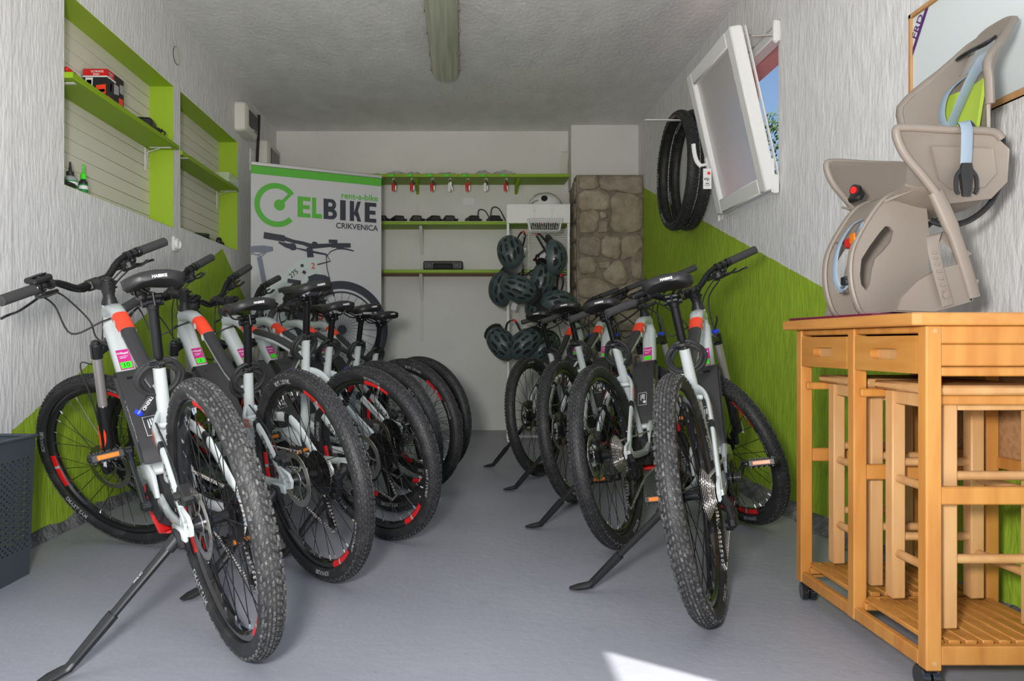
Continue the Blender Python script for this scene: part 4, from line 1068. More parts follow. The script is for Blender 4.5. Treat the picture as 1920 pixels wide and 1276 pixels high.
def make_stool(y0, label):
    # origin under the seat centre; legs hang clear of the slats, the seat rests on the cart's cleats
    t = thing('stool', label, 'stool', (1.205, y0, .125), group='stools stowed in the cart')
    m = MB(); m.box((0, 0, .542), (.275, .272, .022), .006); m.build('seat', 'woodlight', t)
    q = MB(); q.box((0, 0, .265), (.034, .034, .53), .003); me = q.mesh('leg', 'woodlight')
    for x in (-.1, .1):
        for y in (-.1, .1): put('leg', me, t, loc=(x, y, 0))
    for y in (-.1, .1):
        m = MB(); m.box((0, y, .513), (.166, .02, .036), .002); m.build('apron', 'woodlight', t)
        for z in (.345, .155): m = MB(); m.rod((-.09, y, z), (.09, y, z), .011, 10); m.build('rung', 'woodlight', t)
    for x in (-.1, .1):
        m = MB(); m.box((x, 0, .513), (.02, .166, .036), .002); m.build('apron', 'woodlight', t)
        for z in (.305, .115): m = MB(); m.rod((x, -.09, z), (x, .09, z), .011, 10); m.build('rung', 'woodlight', t)
    return t
make_stool(1.815, 'beech stool hung in the near bay of the cart, closest to the camera')
make_stool(2.115, 'beech stool hung in the far bay of the cart, nearer the bicycles')

# ------------------------------------------------------------------ child bicycle seat on the cart
m = MB(); m.box((1.14, 2.06, .8435), (.29, .42, .006), .001, Matrix.Rotation(.05, 3, 'Z')); fo = m.build('folder', 'maroon'); tag(fo, 'flat dark red folder lying under the child bike seat on the cart', 'folder')
m = MB(); m.box((1.25, 1.84, .8425), (.25, .12, .004), .001, Matrix.Rotation(-.06, 3, 'Z')); m.build('leaflet', 'paper'); tag(bpy.data.objects['leaflet'], 'white leaflet lying on the cart top beside the red folder', 'leaflet')
YS = 2.02
cs = thing('child_bike_seat', 'taupe plastic child bicycle seat with blue-grey straps standing on the wooden cart', 'child seat', (1.15, YS, .848))
def sp(x, w_, z): return V((x-1.15, -w_, z-.848))      # w_ > 0 is towards the camera
def bez(a, t): return a
# back shell: rows from the seat to the top; x of the middle, x of the edge, half width
rows = [(1.125, 1.300, 1.255, .150), (1.16, 1.325, 1.290, .160), (1.22, 1.342, 1.300, .168), (1.30, 1.352, 1.298, .176), (1.36, 1.360, 1.294, .180), (1.42, 1.370, 1.290, .183), (1.465, 1.380, 1.286, .183), (1.51, 1.392, 1.325, .160), (1.545, 1.404, 1.365, .130), (1.58, 1.416, 1.400, .102), (1.602, 1.426, 1.420, .084), (1.612, 1.436, 1.434, .068)]
def brow(i, u):
    z, xm, xe, hw = rows[i]; return sp(xm+(xe-xm)*abs(u)**2.2, hw*math.copysign(abs(u)**.9, u), z+(.012*(1-abs(u)**3) if i == len(rows)-1 else 0))
us = [-1+2*j/16 for j in range(17)]
m = MB()
# upper shell in three strips so that the grip hole stays open
lo = [[brow(i, u) for u in us] for i in range(0, 8)]
m.shell(lo, .007)
for j0, j1 in ((0, 5), (11, 16)): m.shell([[brow(i, u) for u in us[j0:j1+1]] for i in range(7, 10)], .007)
m.shell([[brow(i, u) for u in us] for i in range(9, 12)], .007)
# rolled rim round the back shell
rim = [brow(i, -1) for i in range(4, 12)]+[brow(11, u) for u in us[2:-2:2]]+[brow(i, 1) for i in range(11, 3, -1)]
m.tube(spline(rim, 2), [(.010, .013)]*(2*(len(rim)-1)+1), 8)
m.build('backrest', 'taupe', cs, 50)
# seat bucket
m = MB(); g = []
for x, z in ((1.10, 1.150), (1.13, 1.142), (1.18, 1.128), (1.24, 1.118), (1.30, 1.122), (1.335, 1.150)):
    g.append([sp(x, .155*u, z+.02*abs(u)**3) for u in us[::2]])
m.shell([r[::-1] for r in g], .007)
for s in (-1, 1):                                  # side panels with their rolled upper edge
    w0 = .170*s
    prof = [(1.075, 1.303), (1.30, 1.292), (1.345, 1.25), (1.34, 1.17), (1.30, 1.128), (1.20, 1.116), (1.165, 1.14), (1.10, 1.225), (1.068, 1.285)]
    m.prism([(x-1.15, z-.848) for x, z in prof], (0, -w0-.004, 0), (1, 0, 0), (0, 0, 1), -.008, .002)
    ed = [(1.325, 1.275), (1.30, 1.293), (1.20, 1.297), (1.085, 1.303), (1.066, 1.290), (1.085, 1.24), (1.13, 1.185), (1.165, 1.140)]
    m.tube(spline([sp(x, w0+s*.006, z) for x, z in ed], 4), [(.011, .010)]*29, 8, hint=YA)
    m.prism([(x-1.15, z-.848) for x, z in ((1.15, 1.255), (1.30, 1.250), (1.31, 1.19), (1.28, 1.155), (1.20, 1.15), (1.17, 1.175))], (0, -w0-s*.010+.0, 0), (1, 0, 0), (0, 0, 1), -.004, .0015)
m.build('seat_bucket', 'taupe', cs, 50)
# outer leg guards running down to the foot rests
for s in (-1, 1):
    w0 = .172*s; m = MB()
    pth = spline([sp(1.165, w0, 1.145), sp(1.20, w0+s*.004, 1.06), sp(1.23, w0+s*.006, .97), sp(1.255, w0+s*.006, .885)], 5)
    m.tube(pth, [(.012, .018)]*6+[(.011, .015)]*10, 10, hint=YA, p=3)
    m.build('leg_guard', 'taupe', cs, 50)
    m = MB()
    g = [[sp(1.065+.0*u, s*(.105+.065*u), .856) for u in (0, .25, .5, .75, 1)], [sp(1.16, s*(.105+.065*u), .852) for u in (0, .25, .5, .75, 1)], [sp(1.245, s*(.105+.075*u), .880) for u in (0, .25, .5, .75, 1)], [sp(1.262, s*(.105+.075*u), .93) for u in (0, .25, .5, .75, 1)]]
    m.shell(g if s < 0 else [r[::-1] for r in g], .006)
    n = 8; gd = [(1.065, .856)]+[(1.065+.185*math.sin(PI/2*i/n)**1.0*1.0, .862+.115*(1-math.cos(PI/2*i/n))) for i in range(1, n+1)]+[(1.262, .87), (1.16, .852)]
    m.prism([(x-1.15, z-.848) for x, z in [(1.065, .853), (1.075, .885), (1.115, .925), (1.165, .955), (1.235, .972), (1.26, .93), (1.25, .875), (1.16, .85)]], (0, -s*.182+.002, 0), (1, 0, 0), (0, 0, 1), -.005, .001)
    ft = m.build('foot_rest', 'taupe', cs, 40)
    m = MB(); lp_ = spline([sp(1.235, s*.186, .985), sp(1.20, s*.150, 1.035), sp(1.16, s*.172, 1.035), sp(1.155, s*.188, .98), sp(1.175, s*.190, .90), sp(1.185, s*.190, .865)], 5)
    m.tube(lp_, [(.014, .0022)]*len(lp_), 8, hint=(1, 0, .3)); 
    for k in range(7): m.box(lp_[14+k]+V((0, -s*.003, 0)), (.012, .004, .005), .001)
    m.lathe([(.009, 0), (.009, .004), (0, .006)], lp_[21]+V((0, -s*.002, 0)), (0, -s, 0), 12)
    m.build('foot_strap', 'taupe', cs, 40)
# inner leg panels with their slots, joined by the hump at the front of the seat
def slab_hole(m, outer, hole, o_, t):
    """outer and hole as lists of (x, z) with equal count: ring of quads, both faces and walls"""
    n = len(outer); N = []
    for y in (0, t): N += [V((x-1.15, o_-y, z-.848)) for x, z in outer]+[V((x-1.15, o_-y, z-.848)) for x, z in hole]
    fs = []
    for i in range(n):
        j = (i+1) % n
        fs += [(i, j, n+j, n+i), (2*n+i, 3*n+i, 3*n+j, 2*n+j), (i, 2*n+i, 2*n+j, j), (n+i, n+j, 3*n+j, 3*n+i)]
    m.add(N, fs)
outer = [(1.20, 1.135), (1.165, 1.16), (1.125, 1.162), (1.085, 1.140), (1.045, 1.085), (1.012, 1.02), (1.004, .96), (1.012, .90), (1.035, .850), (1.075, .849), (1.125, .856), (1.175, .87), (1.205, .95), (1.208, 1.05)]
hole = [(1.115, 1.062), (1.106, 1.074), (1.094, 1.076), (1.080, 1.060), (1.054, 1.025), (1.032, .99), (1.028, .95), (1.031, .925), (1.044, .908), (1.054, .925), (1.060, .965), (1.068, .992), (1.088, 1.010), (1.108, 1.035)]
for w0 in (.075, -.060):
    m = MB(); slab_hole(m, outer, hole, -w0+.0045, .009)
    p = [sp(x, w0, z) for x, z in outer]
    m.tube(spline([V((q.x, q.y, q.z)) for q in p[1:10]], 3), [(.011, .006)]*25, 8, hint=YA)
    m.build('inner_leg_panel', 'taupe', cs, 40)
m = MB(); g = []
for x, z in outer[:5]+[(1.028, 1.05)]: g.append([sp(x, w_, z+(.004 if abs(w_) < .05 else 0)) for w_ in (-.155, -.12, -.085, -.06, -.02, .03, .075, .10, .125, .155)] if x > 1.09 else [sp(x, w_, z) for w_ in (-.066, -.05, -.035, -.02, -.0, .01, .03, .05, .065, .08)])
m.shell(g, .007); m.build('seat_front', 'taupe', cs, 50)
# pad, harness, grip bar, carrier frame
m = MB(); g = [[V(brow(4, u))*1.0*(1-t)+V(brow(6, u))*t+V((-.010, 0, 0)) for u in (-.42, -.28, -.14, 0, .14, .28, .42)] for t in (-.35, .1, .5, .95)]
m.shell(g, .008); m.build('back_pad', 'pad', cs, 40)
def strap_(pts, w_, name='strap', mt='strap', hint=YA):
    m = MB(); q = spline(pts, 6); m.tube(q, [(w_, .0016)]*len(q), 8, hint=hint, p=4); return m.build(name, mt, cs, 40)
strap_([brow(7, -.25)+V((.0, 0, .0)), brow(6, -.25)+V((-.035, 0, 0)), brow(5, -.20)+V((-.05, 0, -.02)), brow(4, -.1)+V((-.035, 0, -.02)), brow(3, 0)+V((-.03, 0, 0))], .014)
strap_([brow(7, .3)+V((0, 0, .02)), brow(6, .25)+V((-.03, 0, .02)), brow(5, .1)+V((-.045, 0, -.01)), brow(4, -.05)+V((-.04, 0, -.015)), brow(3, .1)+V((-.035, 0, .02)), brow(3, .5)+V((-.04, 0, .02)), sp(1.235, .172, 1.318), sp(1.228, .194, 1.295), sp(1.225, .198, 1.245), sp(1.224, .196, 1.20)], .014, hint=(1, 0, .2))
m = MB(); o = sp(1.224, .197, 1.165)
m.tube([o+V((0, 0, .045)), o+V((0, 0, .02)), o+V((0, 0, -.015)), o+V((0, 0, -.035))], [(.013, .005), (.017, .007), (.012, .007), (.010, .004)], 10, hint=(1, 0, 0), p=4)
for s in (-1, 1): m.tube(spline([o+V((s*.012, 0, .03)), o+V((s*.024, 0, .012)), o+V((s*.025, 0, -.018)), o+V((s*.020, 0, -.028))], 4), [(.005, .004)]*13, 8, hint=(1, 0, 0))
m.build('harness_buckle', 'black', cs, 40)
m = MB(); m.tube(spline([brow(9, -.38)+V((-.012, 0, -.0)), brow(8, -.38)+V((-.03, 0, .012)), brow(8, .0)+V((-.036, 0, .014)), brow(8, .38)+V((-.03, 0, .012)), brow(9, .38)+V((-.012, 0, 0))], 5), .0065, 8); m.build('grip_bar', 'blackgloss', cs)
m = MB()
for s in (-1, 1): m.tube(spline([sp(1.375, s*.11, 1.30), sp(1.372, s*.11, 1.20), sp(1.345, s*.11, 1.13), sp(1.29, s*.11, 1.085), sp(1.24, s*.10, 1.075), sp(1.21, s*.08, 1.09)], 5), .0075, 8)
m.tube([sp(1.373, -.11, 1.22), sp(1.373, .11, 1.22)], .007, 8); m.build('carrier_frame', 'black', cs)
m = MB(); m.box(sp(1.10, -.075, 1.182), (.02, .055, .03), .006, Matrix.Rotation(.5, 3, 'Y')); m.lathe([(.016, 0), (.016, .012)], sp(1.092, -.055, 1.195), (-1, -.4, 0), 14); m.cm = 1; m.lathe([(.010, .012), (.010, .016), (0, .017)], sp(1.092, -.055, 1.195), (-1, -.4, 0), 14); m.build('release_button', ['black', 'red'], cs)
m = MB(); m.box(sp(1.055, .005, 1.055), (.03, .10, .03), .008); m.cm = 1; m.box(sp(1.035, .025, 1.04), (.02, .05, .03), .006); m.build('frame_lock', ['black', 'red'], cs)
q = [sp(1.045, .055, 1.095), sp(1.015, .052, 1.075), sp(.990, .040, 1.02), sp(.985, .035, .95), sp(.995, .045, .915), sp(1.005, .058, .925), sp(1.01, .065, .98), sp(1.02, .067, 1.04), sp(1.04, .066, 1.085)]
strap_(q, .0135, 'safety_strap', 'strap', (0, -.75, .2)); m = MB(); m.box(sp(1.0, .060, .935), (.012, .03, .024), .003); m.build('strap_slider', 'blackgloss', cs)
m = MB(); m.box(sp(1.016, .066, 1.045), (.005, .026, .028), .002); m.build('strap_label', 'amber', cs)

# ------------------------------------------------------------------ whiteboard on the right wall
wb = thing('whiteboard', 'blank whiteboard in a thin wooden frame high on the right wall behind the child seat', 'whiteboard', (XR, 2.0, 1.44))
yl, yr, zb, zt = 2.507, 1.45, 1.435, 1.868
def wloc(x, y, z): return V((x-XR, y-2.0, z-1.44))
m = MB(); m.box(wloc(XR-.008, (yl+yr)/2, (zb+zt)/2), (.01, yl-yr, zt-zb)); m.build('panel', 'board', wb)
for a, b, c, d in ((yl-.018, yl, zb, zt), (yr, yr+.018, zb, zt), (yr, yl, zb, zb+.018), (yr, yl, zt-.018, zt)):
    m = MB(); m.box(wloc(XR-.010, (a+b)/2, (c+d)/2), (.02, b-a, d-c), .003); m.build('frame_strip', 'woodlight', wb)
m = MB(); X_ = XR-.0142
def wq(a, b): return wloc(X_, yl-.018-a, zt-.018-b)
m.add([wq(.0, .125), wq(.0, .098), wq(.066, .0), wq(.085, .0)], [(0, 1, 2, 3)])
d = (wq(.085, 0)-wq(0, .125)).normalized(); m.txt('FRD', .042, wq(.026, .038)+V((-.0005, 0, 0)), d, V((-1, 0, 0)).cross(d), .01)
m.build('corner_print', 'purple', wb)

# ------------------------------------------------------------------ spare tyres on a bracket
br = thing('wall_bracket', 'white shelf bracket on the right wall carrying two spare tyres', 'bracket', (XR, 4.68, 2.16))
m = MB(); m.box((-.19, 0, .002), (.37, .026, .006), .001); m.box((-.005, 0, .06), (.006, .026, .16), .001); m.tube([(-.01, 0, .125), (-.12, 0, .012)], [(.004, .008)]*2, 6, hint=YA); m.build('bracket_arm', 'whitemetal', br)
for k, (x, dy, lab) in enumerate(((1.335, 0., 'black spare mountain bike tyre, the outer of two hung on the wall beside the window'), (1.412, -.01, 'black spare mountain bike tyre, the one nearer the wall, partly behind the outer tyre'))):
    o = put('spare_tire', SPARE, None, T_((x, 4.68+dy, 2.159-.299*1.055)) @ Matrix.Rotation(PI/2, 4, 'Z') @ Matrix.Rotation(2.0*k+.4, 4, 'Y') @ Matrix.Diagonal((1.055, 1.22, 1.055, 1)))
    tag(o, lab, 'tyre', 'spare tyres on the wall bracket')
tg = thing('hang_tag', 'small white hang tag with a red mark under the window handle', 'tag', (1.337, 4.10, 1.615))
m = MB(); m.box((0, 0, .055), (.046, .0016, .112), .0005); m.build('card', 'paper', tg)
m = MB(); m.cm = 0; m.txt('vip', .026, (-.004, -.0012, .056), (1, 0, 0), (0, 0, 1), .02); m.box((0, -.001, .03), (.02, .0006, .004)); m.box((0, -.001, .02), (.026, .0006, .003))
m.cm = 1; m.lathe([(.009, 0), (.009, .0006)], (.008, -.0008, .085), (0, -1, 0), 10); m.build('card_print', ['ink', 'orange'], tg)
m = MB(); m.tube([(0, 0, .112), (.0, .02, .17), (.02, .05, .20)], .0008, 5); m.build('string', 'whiteprint', tg)

# ------------------------------------------------------------------ left wall: shelves in the niches and what stands there
def wall_shelf(name, label, y0, y1, z, proud, by):
    t = thing(name, label, 'shelf', (XL, (y0+y1)/2, z))
    m = MB(); m.box(((proud-ND+.002)/2, 0, .0125), (ND+proud-.002, y1-y0-.004, .025), .002); m.build('board', 'shelf_green', t)
    q = MB(); q.box((-.045, 0, -.004), (.12, .022, .004), .001); q.box((-.128, 0, -.07), (.006, .022, .13), .001); q.tube([(-.122, 0, -.10), (-.118, 0, -.03), (-.05, 0, -.008)], [(.009, .003)]*3, 6, hint=YA); me = q.mesh('shelf_bracket', 'whitemetal')
    for y in by: put('shelf_bracket', me, t, loc=(0, y-(y0+y1)/2, 0))
    return t
wall_shelf('niche_shelf', 'green board shelf across the nearer niche of the left wall', 3.10, 4.27, 1.870, .035, (3.16, 4.20))
wall_shelf('niche_shelf', 'green board shelf across the farther niche of the left wall', 4.374, 5.48, 1.872, .012, (4.45, 5.42))
ZS = 1.896
t = thing('lamp_box', 'red and black car lamp carton on the green shelf of the nearer niche', 'box', (-1.718, 3.585, ZS))
m = MB(); m.box((0, 0, .078), (.115, .17, .156), .001); bx_ = m.build('carton', 'black', t)
m = MB(); a, b = .0578, .0853
def face(fx, u0, u1, z0, z1, cm):
    m.cm = cm
    if fx == 'y': m.add([(u0, -b, z0), (u1, -b, z0), (u1, -b, z1), (u0, -b, z1)], [(0, 1, 2, 3)])
    else: m.add([(a, u0, z0), (a, u1, z0), (a, u1, z1), (a, u0, z1)], [(0, 1, 2, 3)])
def quad(fx, pts, cm):
    m.cm = cm; m.add([((u, -b-.0003, z) if fx == 'y' else (a+.0003, u, z)) for u, z in pts], [tuple(range(len(pts)))])
face('y', -.057, .057, .124, .155, 0); face('y', -.057, .057, .118, .124, 1); face('x', -.085, -.02, .124, .155, 0); face('x', -.085, .0, .116, .124, 1)
quad('y', [(-.045, .03), (-.015, .03), (-.01, .115), (-.045, .115)], 1); quad('y', [(-.04, .04), (-.02, .04), (-.016, .105), (-.04, .105)], 2)
quad('y', [(.0, .035), (.05, .04), (.05, .085), (.005, .08)], 3); quad('y', [(.012, .045), (.045, .05), (.045, .062), (.012, .06)], 1); quad('y', [(-.05, .005), (.01, .005), (.01, .02), (-.05, .02)], 4)
quad('x', [(-.075, .05), (-.05, .04), (-.035, .115), (-.06, .118)], 2); quad('x', [(-.06, .06), (-.05, .058), (-.04, .1), (-.055, .1)], 1)
quad('x', [(.03, .02), (.075, .02), (.075, .062), (.03, .058)], 3); quad('x', [(-.08, .035), (-.03, .03), (-.03, .012), (-.08, .012)], 0); quad('x', [(-.02, .06), (.03, .07), (.03, .11), (-.02, .11)], 4); quad('x', [(.04, .085), (.08, .085), (.08, .13), (.04, .125)], 4)
m.cm = 1; m.txt('ULTIMATE', .013, (.01, -b-.0006, .144), (1, 0, 0), (0, 0, 1), .02); m.txt('SPEED', .011, (.005, -b-.0006, .131), (1, 0, 0), (0, 0, 1), .02); m.txt('ULTIMATE', .010, (a+.0006, -.052, .142), (0, 1, 0), (0, 0, 1), .02); m.txt('SPEED', .009, (a+.0006, -.055, .131), (0, 1, 0), (0, 0, 1), .02)
m.add([(-.057, -.085, .1564), (.057, -.085, .1564), (.057, .085, .1564), (-.057, .085, .1564)], [(0, 1, 2, 3)]); m.m[-1] = 0
m.build('carton_print', ['red', 'whiteprint', 'ink', 'orange', 'greyprint'], bx_)
def charger(loc, rz, label, group, seed, cat='charger', size=(.085, .17, .045)):
    rg = random.Random(seed); t = thing('battery_charger', label, cat, loc, group); t.rotation_euler = (0, 0, rz)
    m = MB(); m.box((0, 0, size[2]/2+.003), size, .008); m.box((0, -size[1]*.35, size[2]+.003), (size[0]*.7, .03, .004), .001); m.build('housing', 'black', t)
    m = MB(); y = size[1]/2
    for q in range(2):
        r0 = .028+.008*q; pts = [(0.01*q, -y-.0, .02)]
        for k in range(16): 
            an = k*.9+q; pts.append((size[0]*.55+.01*q+r0*math.cos(an)*.8+rg.uniform(-.006, .006), -.03+k*.005+r0*.6*math.sin(an*.5), .006+.028*abs(math.sin(an*.8))+rg.uniform(0, .006)))
        m.tube(spline(pts, 3), .0042, 6)
    m.build('cord', 'rubber', t)
    m = MB(); m.tube([(size[0]*.62, .0, .012), (size[0]*.85, .03, .012)], [.010, .008], 8); m.build('plug', 'black', t)
    return t
charger((-1.715, 4.05, ZS), .2, 'black power adapter with coiled cord at the far end of the nearer niche shelf', None, 5, size=(.09, .12, .075))
t = thing('rear_light', 'small red and black bicycle light on the near end of the niche shelf', 'bike light', (-1.68, 3.17, ZS))
m = MB(); m.box((0, 0, .015), (.05, .09, .03), .008); m.build('body', 'black', t); m = MB(); m.box((.02, -.02, .02), (.025, .05, .022), .007); m.build('lens', 'red', t); m = MB(); m.tube(spline([(-.02, .04, .01), (.0, .08, .02), (.03, .06, .012), (.02, .03, .03)], 4), .003, 6); m.build('cord', 'rubber', t)
def bottle(loc, label, body, cap, h, r, prof, lab_mat):
    t = thing('lubricant_bottle', label, 'bottle', loc)
    m = MB(); m.lathe([(r*.92, 0), (r, .004), (r, h*.55), (r*.9, h*.62), (r*.45, h*.70), (r*.42, h*.72)], (0, 0, 0), (0, 0, 1), 18); m.build('body', body, t)
    m = MB(); m.lathe(prof, (0, 0, 0), (0, 0, 1), 14); m.build('nozzle', cap, t)
    m = MB(); m.lathe([(r+.0006, h*.08), (r+.0006, h*.5)], (0, 0, 0), (0, 0, 1), 18); m.build('label', lab_mat, t)
    m = MB(); m.lathe([(r+.0010, h*.30), (r+.0010, h*.44)], (0, 0, 0), (0, 0, 1), 14, PI*.9, PI*1.9); m.lathe([(r+.0010, h*.12), (r+.0010, h*.16)], (0, 0, 0), (0, 0, 1), 14, PI*.9, PI*1.9); m.build('label_print', 'whiteprint', t)
    return t
M['bottlegrey'] = mat('grey_bottle', (.30, .33, .34), .35); M['bottlegreen'] = mat('green_print_label', rgb(30, 130, 70), .4); M['limecap'] = mat('lime_cap', rgb(70, 210, 40), .35)
ZN = NI[0][2]+.003
bottle((-1.722, 3.285, ZN), 'grey squeeze bottle with a black nozzle at the bottom of the nearer niche', 'bottlegrey', 'black', .105, .030, [(.016, .074), (.016, .092), (.007, .096), (.004, .135), (.0, .136)], 'bottlegreen')
bottle((-1.715, 3.385, ZN), 'slim black and green bottle with a lime nozzle beside the grey squeeze bottle', 'black', 'limecap', .115, .019, [(.014, .080), (.013, .105), (.006, .112), (.004, .15), (.0, .151)], 'bottlegreen')
t = thing('tyre_lever_case', 'small black case lying by the bottles at the bottom of the nearer niche', 'case', (-1.69, 3.17, ZN)); m = MB(); m.box((0, 0, .013), (.06, .10, .026), .006); m.build('case', 'black', t); m = MB(); m.box((.031, 0, .015), (.004, .03, .01), .001); m.build('latch', 'darksteel', t)
ZN2 = NI[1][2]+.003
t = thing('multi_tool', 'black folding tool lying at the bottom of the farther niche', 'tool', (-1.70, 4.85, ZN2)); m = MB(); m.box((0, 0, .02), (.05, .22, .03), .01, Matrix.Rotation(.12, 3, 'X')); m.box((.0, .14, .015), (.03, .1, .02), .006, Matrix.Rotation(-.2, 3, 'X')); m.build('handle', 'black', t); m = MB(); m.lathe([(.016, 0), (.018, .02), (.0, .022)], (0, .12, .03), (.3, 0, 1), 12); m.build('knob', 'chrome', t)
t = thing('lamp_mount', 'small black clamp lying at the far end of the farther niche floor', 'clamp', (-1.70, 5.22, ZN2)); m = MB(); m.tube(arc((0, 0, .03), .026, 0, PI*1.7, 14, (0, 1, 0), (0, 0, 1)), [(.012, .004)]*15, 8, hint=(1, 0, 0)); m.box((0, .05, .02), (.03, .05, .03), .006); m.build('clamp', 'black', t)
t = thing('clear_tray', 'clear plastic tray on the far end of the farther niche shelf', 'tray', (-1.69, 5.33, 1.898)); m = MB()
for a_, b_, c_, d_ in ((0, 0, .14, .24),): m.box((0, 0, .003), (.12, .22, .004), .001); m.box((-.06, 0, .03), (.003, .22, .055)); m.box((.06, 0, .03), (.003, .22, .055)); m.box((0, -.11, .03), (.12, .003, .055)); m.box((0, .11, .03), (.12, .003, .055)); 
m.build('tray', 'clear', t); m = MB(); m.tube([(-.065, -.115, .058), (.065, -.115, .058), (.065, .115, .058), (-.065, .115, .058)], .004, 6, closed=True); m.build('rim', 'clear', t)
t = thing('charging_cable', 'thin white cable and sachet on the near end of the farther niche shelf', 'cable', (-1.68, 4.55, 1.898)); m = MB(); m.tube(spline([(0, -.1, .004), (.03, 0, .01), (.0, .1, .004), (.03, .22, .012), (.01, .3, .004)], 6), .004, 6); m.build('cable', 'whiteprint', t); m = MB(); m.box((-.02, -.06, .006), (.05, .08, .01), .004); m.build('sachet', 'black', t)
# electrics
t = thing('breaker_box', 'off-white breaker box with a smoked window high on the left wall, the nearer one', 'electrical box', (XL, 5.58, 2.307))
m = MB(); m.tube([(.0, 0, .11), (.035, 0, .11), (.07, 0, .11), (.084, 0, .11)], [(.163, .11), (.163, .11), (.158, .106), (.135, .085)], 24, hint=YA, p=9); m.build('case', 'offwhite', t)
m = MB(); m.box((.082, .02, .115), (.012, .22, .12), .004); m.build('window_flap', 'smoke', t); m = MB(); m.box((.088, .02, .05), (.006, .03, .012), .002); m.build('latch', 'offwhite', t)
t = thing('breaker_box', 'off-white breaker box with a dark window, partly hidden by the advertising banner', 'electrical box', (XL, 6.23, 2.17))
m = MB(); m.tube([(.0, 0, .125), (.035, 0, .125), (.07, 0, .125), (.082, 0, .125)], [(.20, .125), (.20, .125), (.195, .120), (.17, .10)], 24, hint=YA, p=9); m.build('case', 'offwhite', t)
m = MB(); m.box((.080, .02, .125), (.012, .26, .14), .004); m.build('window_flap', 'smoke', t); m = MB(); m.lathe([(.006, 0), (.006, .006)], (.086, .155, .11), (1, 0, 0), 8); m.build('latch', 'black', t)
m = MB(); m.tube(spline([(XL+.012, 6.02, 2.60), (XL+.014, 6.0, 2.45), (XL+.012, 5.97, 2.25), (XL+.014, 5.93, 1.95)], 5), .011, 8); o = m.build('power_cable', 'rubber'); tag(o, 'black power cable running down the left wall between the breaker boxes', 'cable')
t = thing('cover_plate', 'flat white cover plate on the left wall below the nearer breaker box', 'cover plate', (XL, 5.86, 2.19)); m = MB(); m.box((.004, 0, 0), (.008, .13, .17), .002); m.build('plate', 'white', t); m = MB(); m.lathe([(.006, 0), (.005, .003)], (.008, 0, .06), (1, 0, 0), 8); m.build('screw', 'steel', t)
t = thing('wall_socket', 'white round wall socket on the left wall below the gap between the niches', 'socket', (XL, 4.29, 1.337)); m = MB(); m.box((.006, 0, 0), (.012, .082, .082), .004); m.build('plate', 'white', t); m = MB(); m.lathe([(.031, 0), (.031, .016), (.027, .018), (.026, .006), (0, .006)], (.010, 0, 0), (1, 0, 0), 24); m.build('socket_ring', 'white', t); m = MB(); [m.lathe([(.003, 0), (.003, .001)], (.0165, s*.010, 0), (1, 0, 0), 8) for s in (-1, 1)]; m.build('socket_holes', 'ink', t)
t = thing('junction_cap', 'round painted junction cap on the left wall above the nearer niche', 'cap', (XL, 4.315, 2.425)); m = MB(); m.lathe([(.050, .0), (.049, .004), (.0, .005)], (0, 0, 0), (1, 0, 0), 24); m.build('cap', 'offwhite', t); m = MB(); m.lathe([(.052, 0), (.052, .0035), (.0495, .0035)], (0, 0, 0), (1, 0, 0), 24); m.build('gap_ring', 'ink', t)

# ------------------------------------------------------------------ waste bin
t = thing('waste_bin', 'dark grey perforated metal bin at the left edge by the front left bike', 'bin', (-1.537, 2.36, 0))
m = MB(); hb = .462
def binpt(u, z):                       # rounded-square outline, flared
    f = 1+.075*(z/hb); c, s_ = math.cos(u), math.sin(u)
    return V((.128*f*math.copysign(abs(c)**.25, c), .148*f*math.copysign(abs(s_)**.25, s_), z))
def walls(n, zs, hole):
    pass
# each side: a perforated sheet made of a lattice with square holes
def side(m, p00, p10, p11, p01, nu, nv, z0f, z1f):
    P = lambda a, b: V(p00)*(1-a)*(1-b)+V(p10)*a*(1-b)+V(p11)*a*b+V(p01)*(1-a)*b
    def q(a0, a1, b0, b1): m.add([P(a0, b0), P(a1, b0), P(a1, b1), P(a0, b1)], [(0, 1, 2, 3)])
    q(0, 1, 0, z0f); q(0, 1, z1f, 1); e = .05; q(0, e, z0f, z1f); q(1-e, 1, z0f, z1f)
    for i in range(nu):
        for j in range(nv):
            a0 = e+(1-2*e)*i/nu; a1 = e+(1-2*e)*(i+1)/nu; b0 = z0f+(z1f-z0f)*j/nv; b1 = z0f+(z1f-z0f)*(j+1)/nv
            if (i+j) % 2: q(a0, a1, b0, b1); continue
            am, bm = (a0+a1)/2, (b0+b1)/2; da, db = (a1-a0)*.5, (b1-b0)*.5
            o = [(a0, b0), (a1, b0), (a1, b1), (a0, b1)]; i_ = [(am, bm-db*.9), (am+da*.9, bm), (am, bm+db*.9), (am-da*.9, bm)]
            vs_ = [P(*k) for k in o]+[P(*k) for k in i_]
            m.add(vs_, [(0, 1, 5, 4), (1, 2, 6, 5), (2, 3, 7, 6), (3, 0, 4, 7)])
cb = [(.084, -.15), (.084, .15), (-.084, .15), (-.084, -.15)]; ctp = [(.097, -.165), (.097, .165), (-.097, .165), (-.097, -.165)]
for k in range(4):
    k2 = (k+1) % 4
    m = MB(); side(m, (*cb[k], 0), (*cb[k2], 0), (*ctp[k2], hb), (*ctp[k], hb), 21 if k % 2 == 0 else 12, 30, .20, .86); m.build('side_sheet', 'bin', t)
m = MB(); m.tube([(*q, hb) for q in ctp], [(.006, .010)]*4, 8, closed=True, hint=(0, 0, 1)); m.build('rim', 'bin', t); m = MB(); m.box((0, 0, .003), (.166, .30, .006)); m.build('base', 'bin', t)

